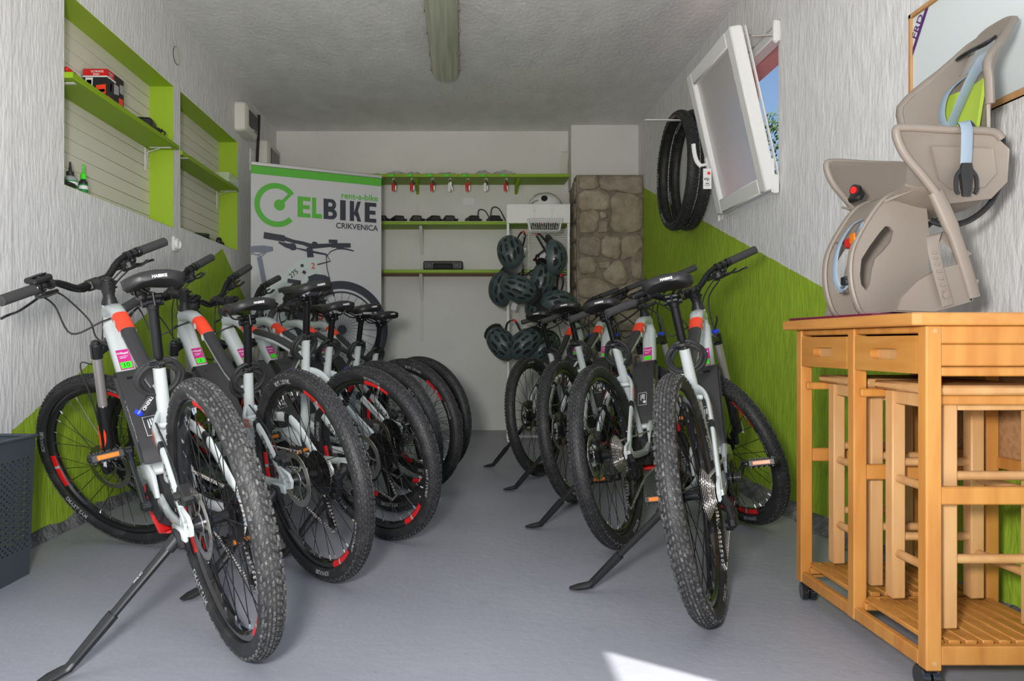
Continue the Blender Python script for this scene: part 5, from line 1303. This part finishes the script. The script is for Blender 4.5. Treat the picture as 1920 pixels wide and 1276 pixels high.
# ------------------------------------------------------------------ back wall shelves
def back_shelf(z, y0, label, under=None, x0=-1.1, x1=.897):
    t = thing('wall_shelf', label, 'shelf', (0, YB, z))
    d = YB-y0; m = MB(); m.box(((x0+x1)/2, -d/2, .0135), (x1-x0, d, .027), .002); m.build('board', 'shelf_green', t)
    if under: m = MB(); m.box(((x0+x1)/2, -d/2+.01, -.003), (x1-x0-.01, d-.02, .006)); m.build('underside', under, t)
    return t
s1 = back_shelf(2.168, 6.31, 'topmost long green shelf on the back wall, keys hanging from its edge')
s2 = back_shelf(1.774, 6.35, 'middle long green shelf on the back wall carrying the row of chargers')
s3 = back_shelf(1.364, 6.33, 'lowest long green shelf on the back wall carrying a black tool case', 'stonewood')
for t, bm, xs in ((s1, 'shelf_green', (-.40, .47)), (s2, 'offwhite', (-.36,)), (s3, 'offwhite', (-.36,))):
    for x in xs:
        m = MB(); m.prism(([(0, 0), (-.26, 0), (-.25, -.014), (-.03, -.16), (0, -.25)] if bm == 'offwhite' else [(0, 0), (-.28, 0), (-.27, -.012), (-.02, -.07), (0, -.10)]), (x-.013, 0, -.006 if bm == 'offwhite' else 0), (0, 1, 0), (0, 0, 1), .026, .002); m.build('shelf_bracket', bm, t)
    if bm != 'offwhite':
        for x in xs: m = MB(); m.box((x, -.005, -.20), (.028, .008, .25), .001); m.build('wall_rail', 'backwall', t)
    if bm == 'offwhite': m = MB(); m.box((-.36, -.006, -.40), (.03, .008, .35), .001); m.build('wall_rail', 'backwall', t)
m = MB()
for k in range(110): m.box((-1.08+k*.0155, -.272, .0285), (.009, .012, .003))
m.build('anti_slip_strip', 'whiteprint', s2)['kind'] = 'stuff'
m = MB(); m.box((.43, -.007, .12), (.012, .004, .5)) if False else None
m = MB(); m.tube([(.885, YB-.03, 2.24), (.885, YB-.16, 2.42)], [(.03, .008)]*2, 6, hint=(1, 0, 0)); o = m.build('white_wedge', 'offwhite'); tag(o, 'small white diagonal strut at the right end of the topmost shelf', 'strut')
t = thing('note_card', 'blank white card on the back wall under the topmost shelf', 'card', (.05, YB, 2.02)); m = MB(); m.box((0, -.004, 0), (.10, .003, .065), .0008); m.build('card', 'paper', t)
KP = [704, 736, 770, 808, 841, 874, 908, 945.5]
kc = [('black', 'whiteprint'), ('black', 'red'), ('black', 'red'), ('black', 'red'), ('steel', 'whiteprint'), ('red', 'red'), ('black', 'whiteprint'), ('black', 'red')]
ord_ = ['leftmost, by the banner', 'second from the left', 'third from the left', 'fourth from the left', 'fifth from the left, the palest', 'sixth from the left, with the red fob', 'seventh from the left', 'rightmost']
for k, px in enumerate(KP):
    x = (px-PX)/F*6.30; rg = random.Random(k)
    t = thing('key_set', 'keys hung on the topmost shelf edge, '+ord_[k], 'keys', (x+.014, 6.296, 2.150), 'key sets on the shelf edge'); t.scale = (1.25, 1.1, 1.2)
    m = MB(); m.tube(arc((0, 0, -.012), .013, 0, 2*PI, 16)[:-1], .0012, 5, closed=True); m.tube(spline([(0, .016, .03), (0, -.001, .028), (0, -.004, .012), (0, -.001, .0), (0, .004, .004)], 4), .0012, 5); m.build('ring', 'steel', t)
    m = MB(); m.box((.004, .0, -.034), (.018, .008, .030), .004, Matrix.Rotation(rg.uniform(-.3, .3), 3, 'Y')); m.build('key_head', kc[k][0], t)
    m = MB(); m.box((.010, .0, -.062), (.007, .002, .036), .0006, Matrix.Rotation(rg.uniform(-.35, .1), 3, 'Y')); m.build('key_blade', 'steel', t)
    m = MB(); m.tube([(-.006, -.004, -.03), (-.006, -.005, -.04), (-.006, -.005, -.082), (-.006, -.004, -.090)], [(.006, .003), (.010, .004), (.010, .004), (.006, .003)], 10, hint=(1, 0, 0)); m.build('key_fob', kc[k][1], t)
    m = MB(); m.box((x-.012, 6.3085-YB, .013), (.034, .0012, .017), .0003); m.build('number_tag', 'lime', s1)
# chargers
CP = [(717, 0.0), (744, .35), (779, .2), (812, .3), (841, .15), (885, .25), (925, .2)]
for k, (px, rz) in enumerate(CP):
    charger(((px-PX)/F*6.46, 6.47, 1.8045), rz, 'black battery charger with coiled cord on the middle shelf, '+['leftmost by the banner', 'second from left', 'third from left', 'fourth from left', 'fifth from left', 'sixth from left', 'rightmost beside the helmet rack'][k], 'battery chargers on the middle shelf', 20+k, size=(.085, .18, .05))
m = MB(); m.tube(spline([(.13, 6.45, 1.83), (.135, 6.44, 1.91), (.19, 6.44, 1.905), (.235, 6.45, 1.83)], 6), .005, 6); m.tube(spline([(.235, 6.46, 1.82), (.25, 6.45, 1.93), (.31, 6.45, 1.925), (.37, 6.46, 1.815)], 6), .005, 6); o = m.build('charger_cord', 'rubber'); tag(o, 'black cord standing in two loops beside the rightmost charger', 'cord')
t = thing('tool_case', 'black plastic tool case with a recessed handle on the lowest green shelf', 'case', ((831-PX)/F*6.42, 6.46, 1.392))
m = MB(); m.box((0, 0, .037), (.335, .22, .074), .010); m.box((0, -.003, .037), (.337, .222, .004)); m.build('shell', 'black', t)
m = MB(); m.box((0, -.112, .026), (.17, .012, .030), .004); m.build('handle_recess', 'foam', t); m = MB(); m.tube([(-.08, -.114, .03), (-.075, -.122, .048), (.075, -.122, .048), (.08, -.114, .03)], .006, 8); m.build('handle', 'blackgloss', t)
q = MB(); q.box((0, 0, 0), (.045, .008, .034), .003); me = q.mesh('latch', 'blackmetal')
for s in (-1, 1): put('latch', me, t, loc=(s*.115, -.113, .036))
# crumpled clear bags on the topmost shelf
for k, (px, w_, h_) in enumerate(((628, .14, .035), (655, .2, .03), (707, .10, .022), (742, .20, .045), (775, .16, .040), (806, .14, .025), (838, .20, .035), (872, .12, .026), (905, .16, .050), (945, .22, .052))):
    rg = random.Random(40+k); x = (px-PX)/F*6.42; t = thing('plastic_bag', 'crumpled clear plastic bag on the topmost shelf, '+('first', 'second', 'third', 'fourth', 'fifth', 'sixth', 'seventh', 'eighth', 'ninth', 'last')[k]+' from the left', 'bag', (x, 6.42, 2.1965), 'clear bags on the topmost shelf')
    m = MB(); g = []
    for i in range(9):
        g.append([(-w_/2+w_*j/12+rg.uniform(-.006, .006), -.07+.14*i/8+rg.uniform(-.006, .006), .002+max(0, math.sin(PI*j/12)*math.sin(PI*i/8))**.5*h_*rg.uniform(.55, 1.1)) for j in range(13)])
    m.shell(g, -.001); m.build('film', 'film', t, 20); m = MB(); m.box((0, 0, .006), (w_*.7, .09, .010), .003); m.build('contents', 'black', t)

# ------------------------------------------------------------------ helmet rack
RY = 5.95
rk = thing('helmet_rack', 'white wire display rack hung with bicycle helmets in front of the shelves', 'rack', (.597, RY, 0))
q = MB(); q.box((0, 0, .94), (.020, .02, 1.84), .002); me = q.mesh('post', 'whitemetal')
for s in (-1, 1): put('post', me, rk, loc=(s*.24, 0, 0))
m = MB(); m.box((0, -.012, 1.795), (.505, .014, .152), .003); m.build('header_panel', 'whitemetal', rk)
m = MB(); m.box((0, 0, .03), (.48, .02, .02), .002); [m.box((s*.24, 0, .012), (.03, .26, .022), .004) for s in (-1, 1)]; m.build('foot', 'whitemetal', rk)
m = MB()
for k in range(86): m.tube([(-.23, 0, .10+k*.0185), (.23, 0, .10+k*.0185)], .0014, 4, caps=False)
for x in (-.078, .078): m.tube([(x, .003, .08), (x, .003, 1.72)], .0022, 5, caps=False); 
for k in range(24): m.tube([(-.23+k*.0192, 0, .045), (-.2204+k*.0192, 0, .085), (-.2108+k*.0192, 0, .045)], .0016, 4, caps=False)
tag(m.build('wire_grid', 'whitemetal', rk), kind='stuff')
q = MB(); q.tube([(0, 0, .01), (0, -.10, 0), (0, -.112, .012)], .0026, 6); me = q.mesh('hook', 'whitemetal')
for x, z in ((-.12, 1.60), (.0, 1.63), (.11, 1.55), (-.17, 1.33), (-.06, 1.36), (.02, 1.40), (.12, 1.28), (-.15, .98), (.02, .92)): put('hook', me, rk, loc=(x, 0, z))
bk = thing('wire_basket', 'small white wire basket of black fittings hung on the helmet rack header', 'basket', (.64, RY-.02, 1.72))
m = MB(); zb_, zt_ = -.075, .03
def loop(z, w_, d): return [(-w_, -d-.065, z), (w_, -d-.065, z), (w_, d-.065, z), (-w_, d-.065, z)]
m.tube(loop(.02, .135, .05), .0028, 6, closed=True); m.tube(loop(-.075, .112, .04), .003, 6, closed=True)
for k in range(15): x = -.13+.26*k/14; m.tube([(x, -.115, .02), (x*.85, -.105, -.075), (x*.85, -.025, -.075), (x, -.015, .02)], .0014, 5)
for k in range(5): y = -.11+.09*k/4; m.tube([(-.135, y, .02), (-.112, y*.95, -.075)], .0018, 5); m.tube([(.135, y, .02), (.112, y*.95, -.075)], .0018, 5)
m.build('wires', 'whitemetal', bk)
q = MB(); q.box((0, 0, .12), (.024, .006, .05), .002); q.tube([(0, -.002, .12), (0, -.004, .02)], .003, 6); q.tube([(0, .0, .145), (0, .03, .15)], .003, 6); me = q.mesh('hanger', 'whitemetal')
for x in (-.075, .065): put('hanger', me, bk, loc=(x, 0, .0))
rg = random.Random(9)
for k in range(9):
    t = thing('light_mount', 'small black fitting in the wire basket, '+('leftmost', 'second', 'third', 'fourth', 'middle', 'sixth', 'seventh', 'eighth', 'rightmost')[k]+' of the row', 'fitting', (.64-.09+.0225*k, RY-.085+rg.uniform(-.012, .012), 1.655), 'black fittings in the wire basket')
    m = MB(); m.tube(arc((0, 0, .022), .016, 0, 2*PI*.85, 12), [(.007, .003)]*13, 6, hint=YA); m.box((0, 0, .045), (.016, .02, .022), .004, Matrix.Rotation(rg.uniform(-.6, .6), 3, 'Y')); m.build('clamp', 'black', t)
    if k in (3, 6): m = MB(); m.box((0, -.012, .05), (.010, .004, .012), .001); m.build('lens', 'red', t)
# helmets
def make_helmet_meshes():
    nu, nv = 90, 26; shell_v = []
    def P(u, v, k=1.0):
        # u round the head (0 = front), v from rim (0) to crown (1)
        a = u; e = v*PI/2; cx_, cy_ = math.cos(a), math.sin(a)
        rx = .140*math.cos(e)**.85; ry = .103*math.cos(e)**.85
        x = rx*math.copysign(abs(cx_)**.92, cx_); y = ry*math.copysign(abs(cy_)**.92, cy_)
        z = .118*math.sin(e)**.95 - .022*(1-v)*(.5-.5*cx_)+.012*(1-v)*cy_*cy_
        if cx_ < 0: x *= 1.05
        return V((x*k, y*k, z*k))
    vent = set(); SL = []
    for x, y, rx, ry, t in ((.085, 0, .030, .0125, 0), (.0, 0, .038, .012, 0), (-.085, 0, .032, .013, 0), (.068, .045, .036, .0115, -.25), (-.022, .046, .042, .0125, .05), (-.100, .040, .026, .012, .3), (.035, .078, .034, .009, -.2), (-.052, .080, .036, .010, .2)):
        SL += [(x, y, rx, ry, t)] + ([(x, -y, rx, ry, -t)] if y else [])
    for i in range(nu):
        for j in range(2, nv):
            p = P(2*PI*(i+.5)/nu, (j+.5)/nv)
            for x, y, rx, ry, t in SL:
                dx, dy = p.x-x, p.y-y; a, b = dx*math.cos(t)+dy*math.sin(t), -dx*math.sin(t)+dy*math.cos(t)
                if (a/rx)**2+(b/ry)**2 < 1: vent.add((i, j))
    m = MB(); g = [[P(2*PI*i/nu, min(.985, j/nv)) for i in range(nu)] for j in range(nv+1)]
    idx = {}; vs_ = []; fs = []
    for j in range(nv+1):
        for i in range(nu): vs_.append(g[j][i])
    N = len(vs_); vs_ += [p*.90 for p in vs_[:N]]
    for j in range(nv):
        for i in range(nu):
            i2 = (i+1) % nu; a, b, c, d = j*nu+i, j*nu+i2, (j+1)*nu+i2, (j+1)*nu+i
            if (i, j) in vent: continue
            fs.append((a, b, c, d))
            for (di, dj), (p, q) in (((0, -1), (a, b)), ((0, 1), (c, d)), ((1, 0), (b, c)), ((-1, 0), (d, a))):
                nb_ = ((i+di) % nu, j+dj)
                if nb_ in vent or j+dj < 0: fs.append((q, p, N+p, N+q))
    fs.append(tuple(nv*nu+i for i in range(nu)))
    m.add(vs_, fs); sh = m.mesh('helmet_shell', 'helmet', 32)
    m = MB(); vs_ = [g[j][i]*.90 for j in range(nv+1) for i in range(nu)]
    m.add(vs_, [(j*nu+i, j*nu+(i+1) % nu, (j+1)*nu+(i+1) % nu, (j+1)*nu+i) for j in range(nv) for i in range(nu)]+[tuple(nv*nu+i for i in range(nu))]); ln = m.mesh('foam_liner', 'foam', 50)
    m = MB(); gv = [[P(R_(a), .03)*1.0+V((o*1.0, 0, z)) for a in range(-50, 51, 10)] for o, z in ((-.004, .012), (.022, .008), (.046, -.004))]
    for r in gv: 
        for p in r: p.y *= 1.0
    m.shell(gv, .004); vi = m.mesh('visor', 'black', 40)
    m = MB()
    for s in (-1, 1):
        m.tube(spline([(.06, s*.09, .0), (.03, s*.085, -.07), (.01, s*.03, -.135)], 5), [(.008, .0014)]*11, 6, hint=(1, 0, 0)); m.tube(spline([(-.08, s*.08, .0), (-.02, s*.082, -.07), (.01, s*.03, -.135)], 5), [(.008, .0014)]*11, 6, hint=(1, 0, 0))
    m.box((.01, 0, -.137), (.018, .07, .008), .003); st = m.mesh('chin_strap', 'foam', 40)
    m = MB(); m.tube(spline([(.012, -.035, -.13), (.014, -.01, -.136), (.012, .03, -.13)], 5), [(.009, .0022)]*11, 6, hint=(1, 0, 0)); rd = m.mesh('red_strap_pad', 'red', 40)
    return sh, ln, vi, st, rd
HM = make_helmet_meshes()
def helmet(label, loc, up, fwd, tagc=None, mats=None, sc_=1.0, cat='helmet'):
    up = V(up).normalized(); fwd = V(fwd); fwd = (fwd-up*fwd.dot(up)).normalized(); lf = up.cross(fwd)
    mw = Matrix((fwd, lf, up)).transposed().to_4x4() @ Matrix.Scale(sc_, 4); mw.translation = V(loc)
    t = thing('bicycle_helmet', label, cat, group='dark helmets on the rack' if mats is None else None, mw=mw)
    sh = put('shell', HM[0], t); put('foam_liner', HM[1], t); put('visor', HM[2], t); c = put('chin_strap', HM[3], t); put('strap_pad', HM[4], c)
    if tagc:
        m = MB(); m.box((0, 0, 0), (.045, .001, .06), .0003); o = m.build('price_tag', 'paper', t); o.matrix_world = Matrix.Identity(4)
        o.matrix_parent_inverse = Matrix.Identity(4); o.matrix_local = mw.inverted() @ T_(V(tagc)) @ Matrix.Rotation(.3, 4, 'Y') @ Matrix.Rotation(.25, 4, 'Z')
    return t
def rp(px, py, y): return V(((px-PX)/F*y, y, HC+(PY-py)/F*y))
Yh = RY-.20
helmet('dark green helmet at the upper left of the rack, dome towards the room', rp(958, 474, Yh+.02), (-.35, -.9, .25), (.25, -.1, -.95), rp(980, 470, RY-.03))
helmet('dark green helmet at the upper right of the rack, with a white tag', rp(1034, 483, Yh+.0), (.85, -.5, .15), (-.25, .1, .95), rp(1018, 478, RY-.10))
helmet('dark helmet in the middle of the rack at far left, showing its rear rim', rp(944, 541, Yh+.05), (-.75, -.55, .1), (.1, -.2, .95))
helmet('dark green helmet in the middle of the rack, right of the leftmost one', rp(973, 543, Yh-.09), (.15, -.95, .15), (.7, .1, -.3), rp(964, 574, RY-.06))
helmet('narrow upright dark helmet in the middle of the rack below the tagged one', rp(1012, 527, Yh+.03), (.60, -.75, .0), (.25, .1, .95))
helmet('dark green helmet at the right of the rack just above the bicycle saddles', rp(1046, 572, Yh-.10), (.1, -.6, .8), (-.95, -.2, .0))
helmet('dark green helmet hanging lowest at the left edge of the rack', rp(941, 644, Yh+.02), (-.35, -.85, .3), (-.55, .0, .7))
helmet('dark green helmet at the bottom of the rack, right of the lowest left one', rp(984, 645, Yh-.03), (-.05, -.9, .4), (.75, .1, .6))
helmet('dark helmet at the bottom of the rack behind the seat post, rightmost of three', rp(1018, 652, Yh+.05), (.4, -.85, .3), (.7, .1, .6))
helmet('dark helmet hidden behind the one above the saddles, only its liner showing', rp(1014, 572, Yh+.05), (-.55, -.55, .5), (.3, -.1, .9))
# straps by which the helmets hang, each looped over a hook
HS = [o for o in bpy.data.objects if o.name.startswith('bicycle_helmet') and o.get('group')]
HS.sort(key=lambda o: o.name)
for k, pts in ((0, [(968, 452), (974, 440), (981, 434), (984, 446), (976, 474)]), (1, [(1026, 476), (1012, 452), (1006, 440), (1014, 441), (1030, 462)]), (4, [(1008, 498), (1005, 484), (1008, 477), (1012, 486), (1012, 505)]), (5, [(1044, 548), (1046, 520), (1051, 514), (1056, 528), (1052, 548)]), (6, [(948, 624), (951, 606), (964, 600), (972, 612), (980, 630)]), (3, [(972, 520), (974, 500), (977, 488), (980, 502), (980, 520)])):
    h = HS[k]; iv = h.matrix_world.inverted()
    q = spline([iv @ rp(px, py, RY-.10-.06*(i in (0, 4))) for i, (px, py) in enumerate(pts)], 5)
    m = MB(); m.tube(q, [(.0085, .002)]*len(q), 8, hint=iv.to_3x3() @ V((1, 0, .4))); st = m.build('hanging_strap', 'foam', h)
    m = MB(); m.tube(q[9:13], [(.0095, .003)]*4, 8, hint=iv.to_3x3() @ V((1, 0, .4))); m.build('red_patch', 'red', st)
# white helmet on the shelf behind the header panel
up = V((0, -.35, .9)).normalized(); fwd = V((.9, .0, .1)); fwd = (fwd-up*fwd.dot(up)).normalized()
mw = Matrix((fwd, up.cross(fwd), up)).transposed().to_4x4(); mw.translation = V(((1022-PX)/F*6.46, 6.47, 1.945))
t = thing('bicycle_helmet', 'white helmet with black markings resting behind the top of the helmet rack', 'helmet', mw=mw)
m = MB(); g = []
for j in range(11):
    e = PI/2*min(j/10, .985)-.5*(1-j/10); g.append([(.15*math.cos(e)*math.cos(2*PI*i/28), .115*math.cos(e)*math.sin(2*PI*i/28), .12*math.sin(e)) for i in range(28)])
vs_ = [p for r in g for p in r]; m.add(vs_, [(j*28+i, j*28+(i+1) % 28, (j+1)*28+(i+1) % 28, (j+1)*28+i) for j in range(10) for i in range(28)]+[tuple(280+i for i in range(28))]); sh = m.build('shell', 'white', t, 60)
m = MB()
for y0, y1, x0, x1 in ((-.012, .012, -.10, .10),):
    g = [[(x0+(x1-x0)*i/14, y, .1225*math.sqrt(max(0, 1-((x0+(x1-x0)*i/14)/.152)**2-(y/.117)**2))) for y in (y0+.03, y0+.038, y1+.03)] for i in range(15)]
    m.shell([r[::-1] for r in g], -.001)
m.lathe([(.028, 0), (.028, .004), (0, .005)], V((-.02, -.0805, .088)), (-.1, -.72, .68), 16); m.build('black_marking', 'ink', t)
m = MB(); g = [[(-.13+.06*i/6, -.05-.02*k-.004*i, .122*math.sqrt(max(0, 1-((-.13+.06*i/6)/.152)**2-((-.05-.02*k-.004*i)/.117)**2))+.001) for k in (0, .5)] for i in range(7)]; m.shell(g, .001); m.build('dark_stripe', 'greyprint', t)
m = MB(); m.lathe([(.02, -.15), (.10, -.12), (.11, -.04), (.10, -.03)], (0, 0, 0), (0, 0, 1), 20); m.build('liner', 'foam', t)

# ------------------------------------------------------------------ roll-up banner with its print
B0, B1, BT = V((-1.50, 5.30, 0)), V((-.626, 5.746, 0)), 2.046
bu = (B1-B0).normalized(); bw_ = (B1-B0).length; bn = V((bu.y, -bu.x, 0))
bmw = Matrix((bu, V((0, 0, 1)), bn)).transposed().to_4x4(); bmw.translation = B0        # local x along the banner, y up, z towards the room
bn_ = thing('roll_up_banner', 'white roll-up banner with green and black logo and a printed bicycle', 'banner', mw=bmw)
m = MB(); m.box((bw_/2, .04+BT/2, -.002), (bw_, BT-.08, .003)); fb_ = m.build('banner_sheet', 'banner', bn_)
m = MB(); m.box((bw_/2, BT-.004, 0), (bw_+.006, .026, .016), .003); m.build('top_rail', 'alu', bn_)
m = MB(); m.box((bw_/2, .04, 0), (bw_+.02, .08, .12), .01); m.build('base_cassette', 'alu', bn_)
m = MB(); m.rod((bw_/2, .05, -.03), (bw_/2, BT-.02, -.015), .008, 8); m.build('support_pole', 'alu', bn_)
def bp(px, py):                        # a point of the photograph carried onto the banner's plane
    k = (px-PX)/F; d = B1-B0; t = (k*B0.y-B0.x)/(d.x-k*d.y); P = B0+d*t
    return (d.length*t, HC+(PY-py)/F*P.y)
def cz(x, y): return bp(440+x/3.037, 180+y/3.037)
class Art(MB):
    lay = .0012
    def poly(s, pts): s.add([(x, y, s.lay) for x, y in pts], [tuple(range(len(pts)))])
    def stroke(s, pts, w_):
        s.lay += .00012
        P = [V((*p, 0)) for p in pts]; w_ = w_ if isinstance(w_, list) else [w_]*len(P); L = []; 
        for i, p in enumerate(P):
            t = (P[min(i+1, len(P)-1)]-P[max(i-1, 0)]).normalized(); n = V((-t.y, t.x, 0))*w_[i]/2; L.append((p+n, p-n))
        s.add([V((q.x, q.y, s.lay)) for a in L for q in a], [(2*i, 2*i+1, 2*i+3, 2*i+2) for i in range(len(L)-1)])
    def disc(s, c, r, n=28): s.lay += .00012; s.poly([(c[0]+r*math.cos(2*PI*i/n), c[1]+r*math.sin(2*PI*i/n)) for i in range(n)])
    def ring(s, c, r0, r1, a0=0, a1=2*PI, n=48, ry=1.0):
        s.lay += .00012; k = [(a0+(a1-a0)*i/n) for i in range(n+1)]
        s.add([(c[0]+r*math.cos(a), c[1]+ry*r*math.sin(a), s.lay) for a in k for r in (r0, r1)], [(2*i, 2*i+1, 2*i+3, 2*i+2) for i in range(n)])
m = Art(); m.poly([(0, BT-.017), (0, BT-.075), (bw_, BT-.075), (bw_, BT-.017)]); m.build('green_band', 'bgreen', fb_)
# logo: an open ring with a needle
c = bp(518.5, 384.2); ro = .158; m = Art(); m.ring(c, ro-.040, ro, R_(43), R_(318), 60)
m.poly([(c[0]+ro*math.cos(R_(43))+.012, c[1]+ro*math.sin(R_(43))-.018), (c[0]+ro*math.cos(R_(43)), c[1]+ro*math.sin(R_(43))), (c[0]+(ro-.04)*math.cos(R_(43)), c[1]+(ro-.04)*math.sin(R_(43)))])
hub = bp(524, 384.2); m.disc(hub, .040); m.stroke([hub, (c[0]+(ro-.01)*math.cos(R_(42)), c[1]+(ro-.012)*math.sin(R_(42)))], .024); m.build('logo_ring', 'bgreen', fb_)
# heavy letters, each on a unit box
def heavy(m, ch, x, y, w_, h):
    q = lambda pts: m.poly([(x+a*w_, y+b*h) for a, b in pts]); m.lay += .0001
    t = .42 if ch in 'EL' else .36
    if ch == 'E': q([(0, 0), (t, 0), (t, 1), (0, 1)]); [(setattr(m, 'lay', m.lay+.0001), q([(t-.02, b), (1 if b != .40 else .93, b), (1 if b != .40 else .93, b+.20), (t-.02, b+.20)])) for b in (0, .40, .80)]
    if ch == 'L': q([(0, 0), (t, 0), (t, 1), (0, 1)]); m.lay += .0001; q([(t-.02, 0), (1, 0), (1, .22), (t-.02, .22)])
    if ch == 'I': q([(0, 0), (1, 0), (1, 1), (0, 1)])
    if ch == 'K': q([(0, 0), (.40, 0), (.40, 1), (0, 1)]); m.lay += .0001; q([(.36, .36), (.70, 1), (1.04, 1), (.58, .22)]); m.lay += .0001; q([(.46, .56), (.72, .60), (1.07, 0), (.70, 0)])
    if ch == 'B':
        q([(0, 0), (t, 0), (t, 1), (0, 1)])
        for y0, y1, xr in ((.0, .54, 1.0), (.46, 1.0, .94)):
            m.lay += .0001; o = []; i_ = []; yc = (y0+y1)/2; r = (y1-y0)/2
            for k in range(13):
                a = PI/2-PI*k/12; o.append((.60+(xr-.60)*math.cos(a), yc+r*math.sin(a))); i_.append((.52+(xr-.60)*.42*math.cos(a), yc+r*.36*math.sin(a)))
            o = [(t-.04, y1)]+o+[(t-.04, y0)]; i_ = [(t-.04, yc+r*.36)]+i_+[(t-.04, yc-r*.36)]; n = len(o)
            m.add([(x+a*w_, y+b*h, m.lay) for a, b in o+i_], [(j, j+1, n+j+1, n+j) for j in range(n-1)])
mg, md = Art(), Art(); md.lay += .0003
LT = [('E', 358, 432, mg), ('L', 440, 497, mg), ('B', 506, 582, md), ('I', 600, 632, md), ('K', 655, 716, md), ('E', 740, 806, md)]
yb = cz(430, 693)[1]; yt = cz(430, 576)[1]
for ch, x0, x1, mm in LT:
    a = cz(x0, 640)[0]; b = cz(x1, 640)[0]; heavy(mm, ch, a, yb, b-a, yt-yb)
for nm, st, sz, at, mt in (('slogan_lettering', 'rent-a-bike', .066, (712, 573), 'bgreen'), ('town_lettering', 'CRIKVENICA', .058, (697, 744), 'bdark')):
    q = MB(); q.txt(st, sz, (*cz(*at), .0016), (1, 0, 0), (0, 1, 0), .02); q.build(nm, mt, fb_)
mg.build('green_lettering', 'bgreen', fb_); md.build('dark_lettering', 'bdark', fb_)
# the printed bicycle (flat print)
K = lambda *pts: [cz(*p) for p in pts]
pf = Art(); pf.lay = .0016
pf.stroke(K((440, 930), (455, 1000), (470, 1040), (490, 1110)), [.10, .09, .06, .05]); pf.stroke(K((452, 950), (380, 960), (300, 1030), (200, 1120), (150, 1170)), [.075, .08, .075, .06, .05]); pf.stroke(K((460, 1010), (400, 1100), (330, 1220), (300, 1330)), [.10, .115, .115, .11]); pf.stroke(K((150, 1060), (190, 1200), (230, 1340)), .045)
pf.build('printed_frame', 'bframe', fb_)
pd = Art(); pd.lay = .0022
pd.stroke(K((165, 792), (285, 812)), .047); pd.stroke(K((280, 810), (330, 826), (390, 838), (440, 856), (500, 852), (560, 848)), [.03, .026, .026, .036, .03, .026]); pd.stroke(K((550, 850), (660, 850)), .034)
pd.stroke(K((425, 862), (432, 918)), [.045, .05]); pd.disc(cz(455, 848), .026); pd.stroke(K((535, 826), (585, 828)), .026); pd.stroke(K((560, 834), (590, 865), (615, 868), (640, 872), (678, 882)), [.02, .026, .014, .012, .010]); pd.stroke(K((250, 832), (290, 850), (340, 858)), [.012, .03, .05]); pd.disc(cz(330, 858), .026); pd.stroke(K((275, 838), (310, 855), (350, 870)), [.02, .03, .02])
pd.stroke(K((340, 862), (400, 880), (470, 895), (530, 905), (545, 885), (590, 868)), .008); pd.stroke(K((345, 865), (450, 885), (520, 900), (545, 940), (470, 960)), .010); pd.stroke(K((520, 905), (525, 980), (545, 1060), (565, 1140)), .007); pd.stroke(K((425, 870), (412, 900), (440, 890)), .006)
pd.stroke(K((375, 965), (392, 965)), .022); pd.stroke(K((390, 1010), (400, 996)), .026); pd.stroke(K((420, 1045), (460, 1035), (510, 1040), (540, 1050)), [.045, .06, .055, .04]); pd.stroke(K((425, 1050), (432, 1110)), .03); pd.stroke(K((520, 1050), (545, 1130)), [.03, .02]); pd.stroke(K((300, 1050), (360, 1060), (350, 1130), (310, 1240)), [.03, .05, .09, .10])
wc = cz(610, 1330); 
pd.ring(wc, .305, .365, 0, 2*PI, 72); pd.ring(wc, .275, .288, 0, 2*PI, 72); pd.disc(wc, .035)
for k in range(28): a = 2*PI*k/28; pd.stroke([(wc[0]+.03*math.cos(a+.5), wc[1]+.03*math.sin(a+.5)), (wc[0]+.28*math.cos(a), wc[1]+.28*math.sin(a))], .003)
pd.stroke(K((490, 1140), (520, 1240), (560, 1330)), [.035, .05, .04]); pd.stroke(K((640, 1160), (640, 1220), (660, 1300)), [.04, .05, .04]) if False else None
pd.build('printed_black_parts', 'bdark', fb_)
ps = Art(); ps.lay = .0042; ps.stroke(K((88, 876), (120, 870), (165, 872), (218, 870)), [.05, .045, .055, .03]); ps.stroke(K((92, 896), (130, 905), (185, 886)), .008); ps.stroke(K((130, 905), (150, 915), (180, 890)), .008); ps.stroke(K((140, 915), (168, 1060)), [.035, .034]); ps.build('printed_saddle', 'bgrey', fb_)
for st, sz, at, ex, ey, mt in (('2', .060, (446, 966), (1, 0, 0), (0, 1, 0), 'bred'), ('275', .05, (334, 1010), (.75, .66, 0), (-.66, .75, 0), 'bdark'), ('S', .12, (487, 1240), (1, 0, 0), (0, 1, 0), 'bred')):
    pr = MB(); pr.txt(st, sz, (*cz(*at), .0058), ex, ey, .02 if sz != .05 else .01); pr.build('printed_mark', mt, fb_)
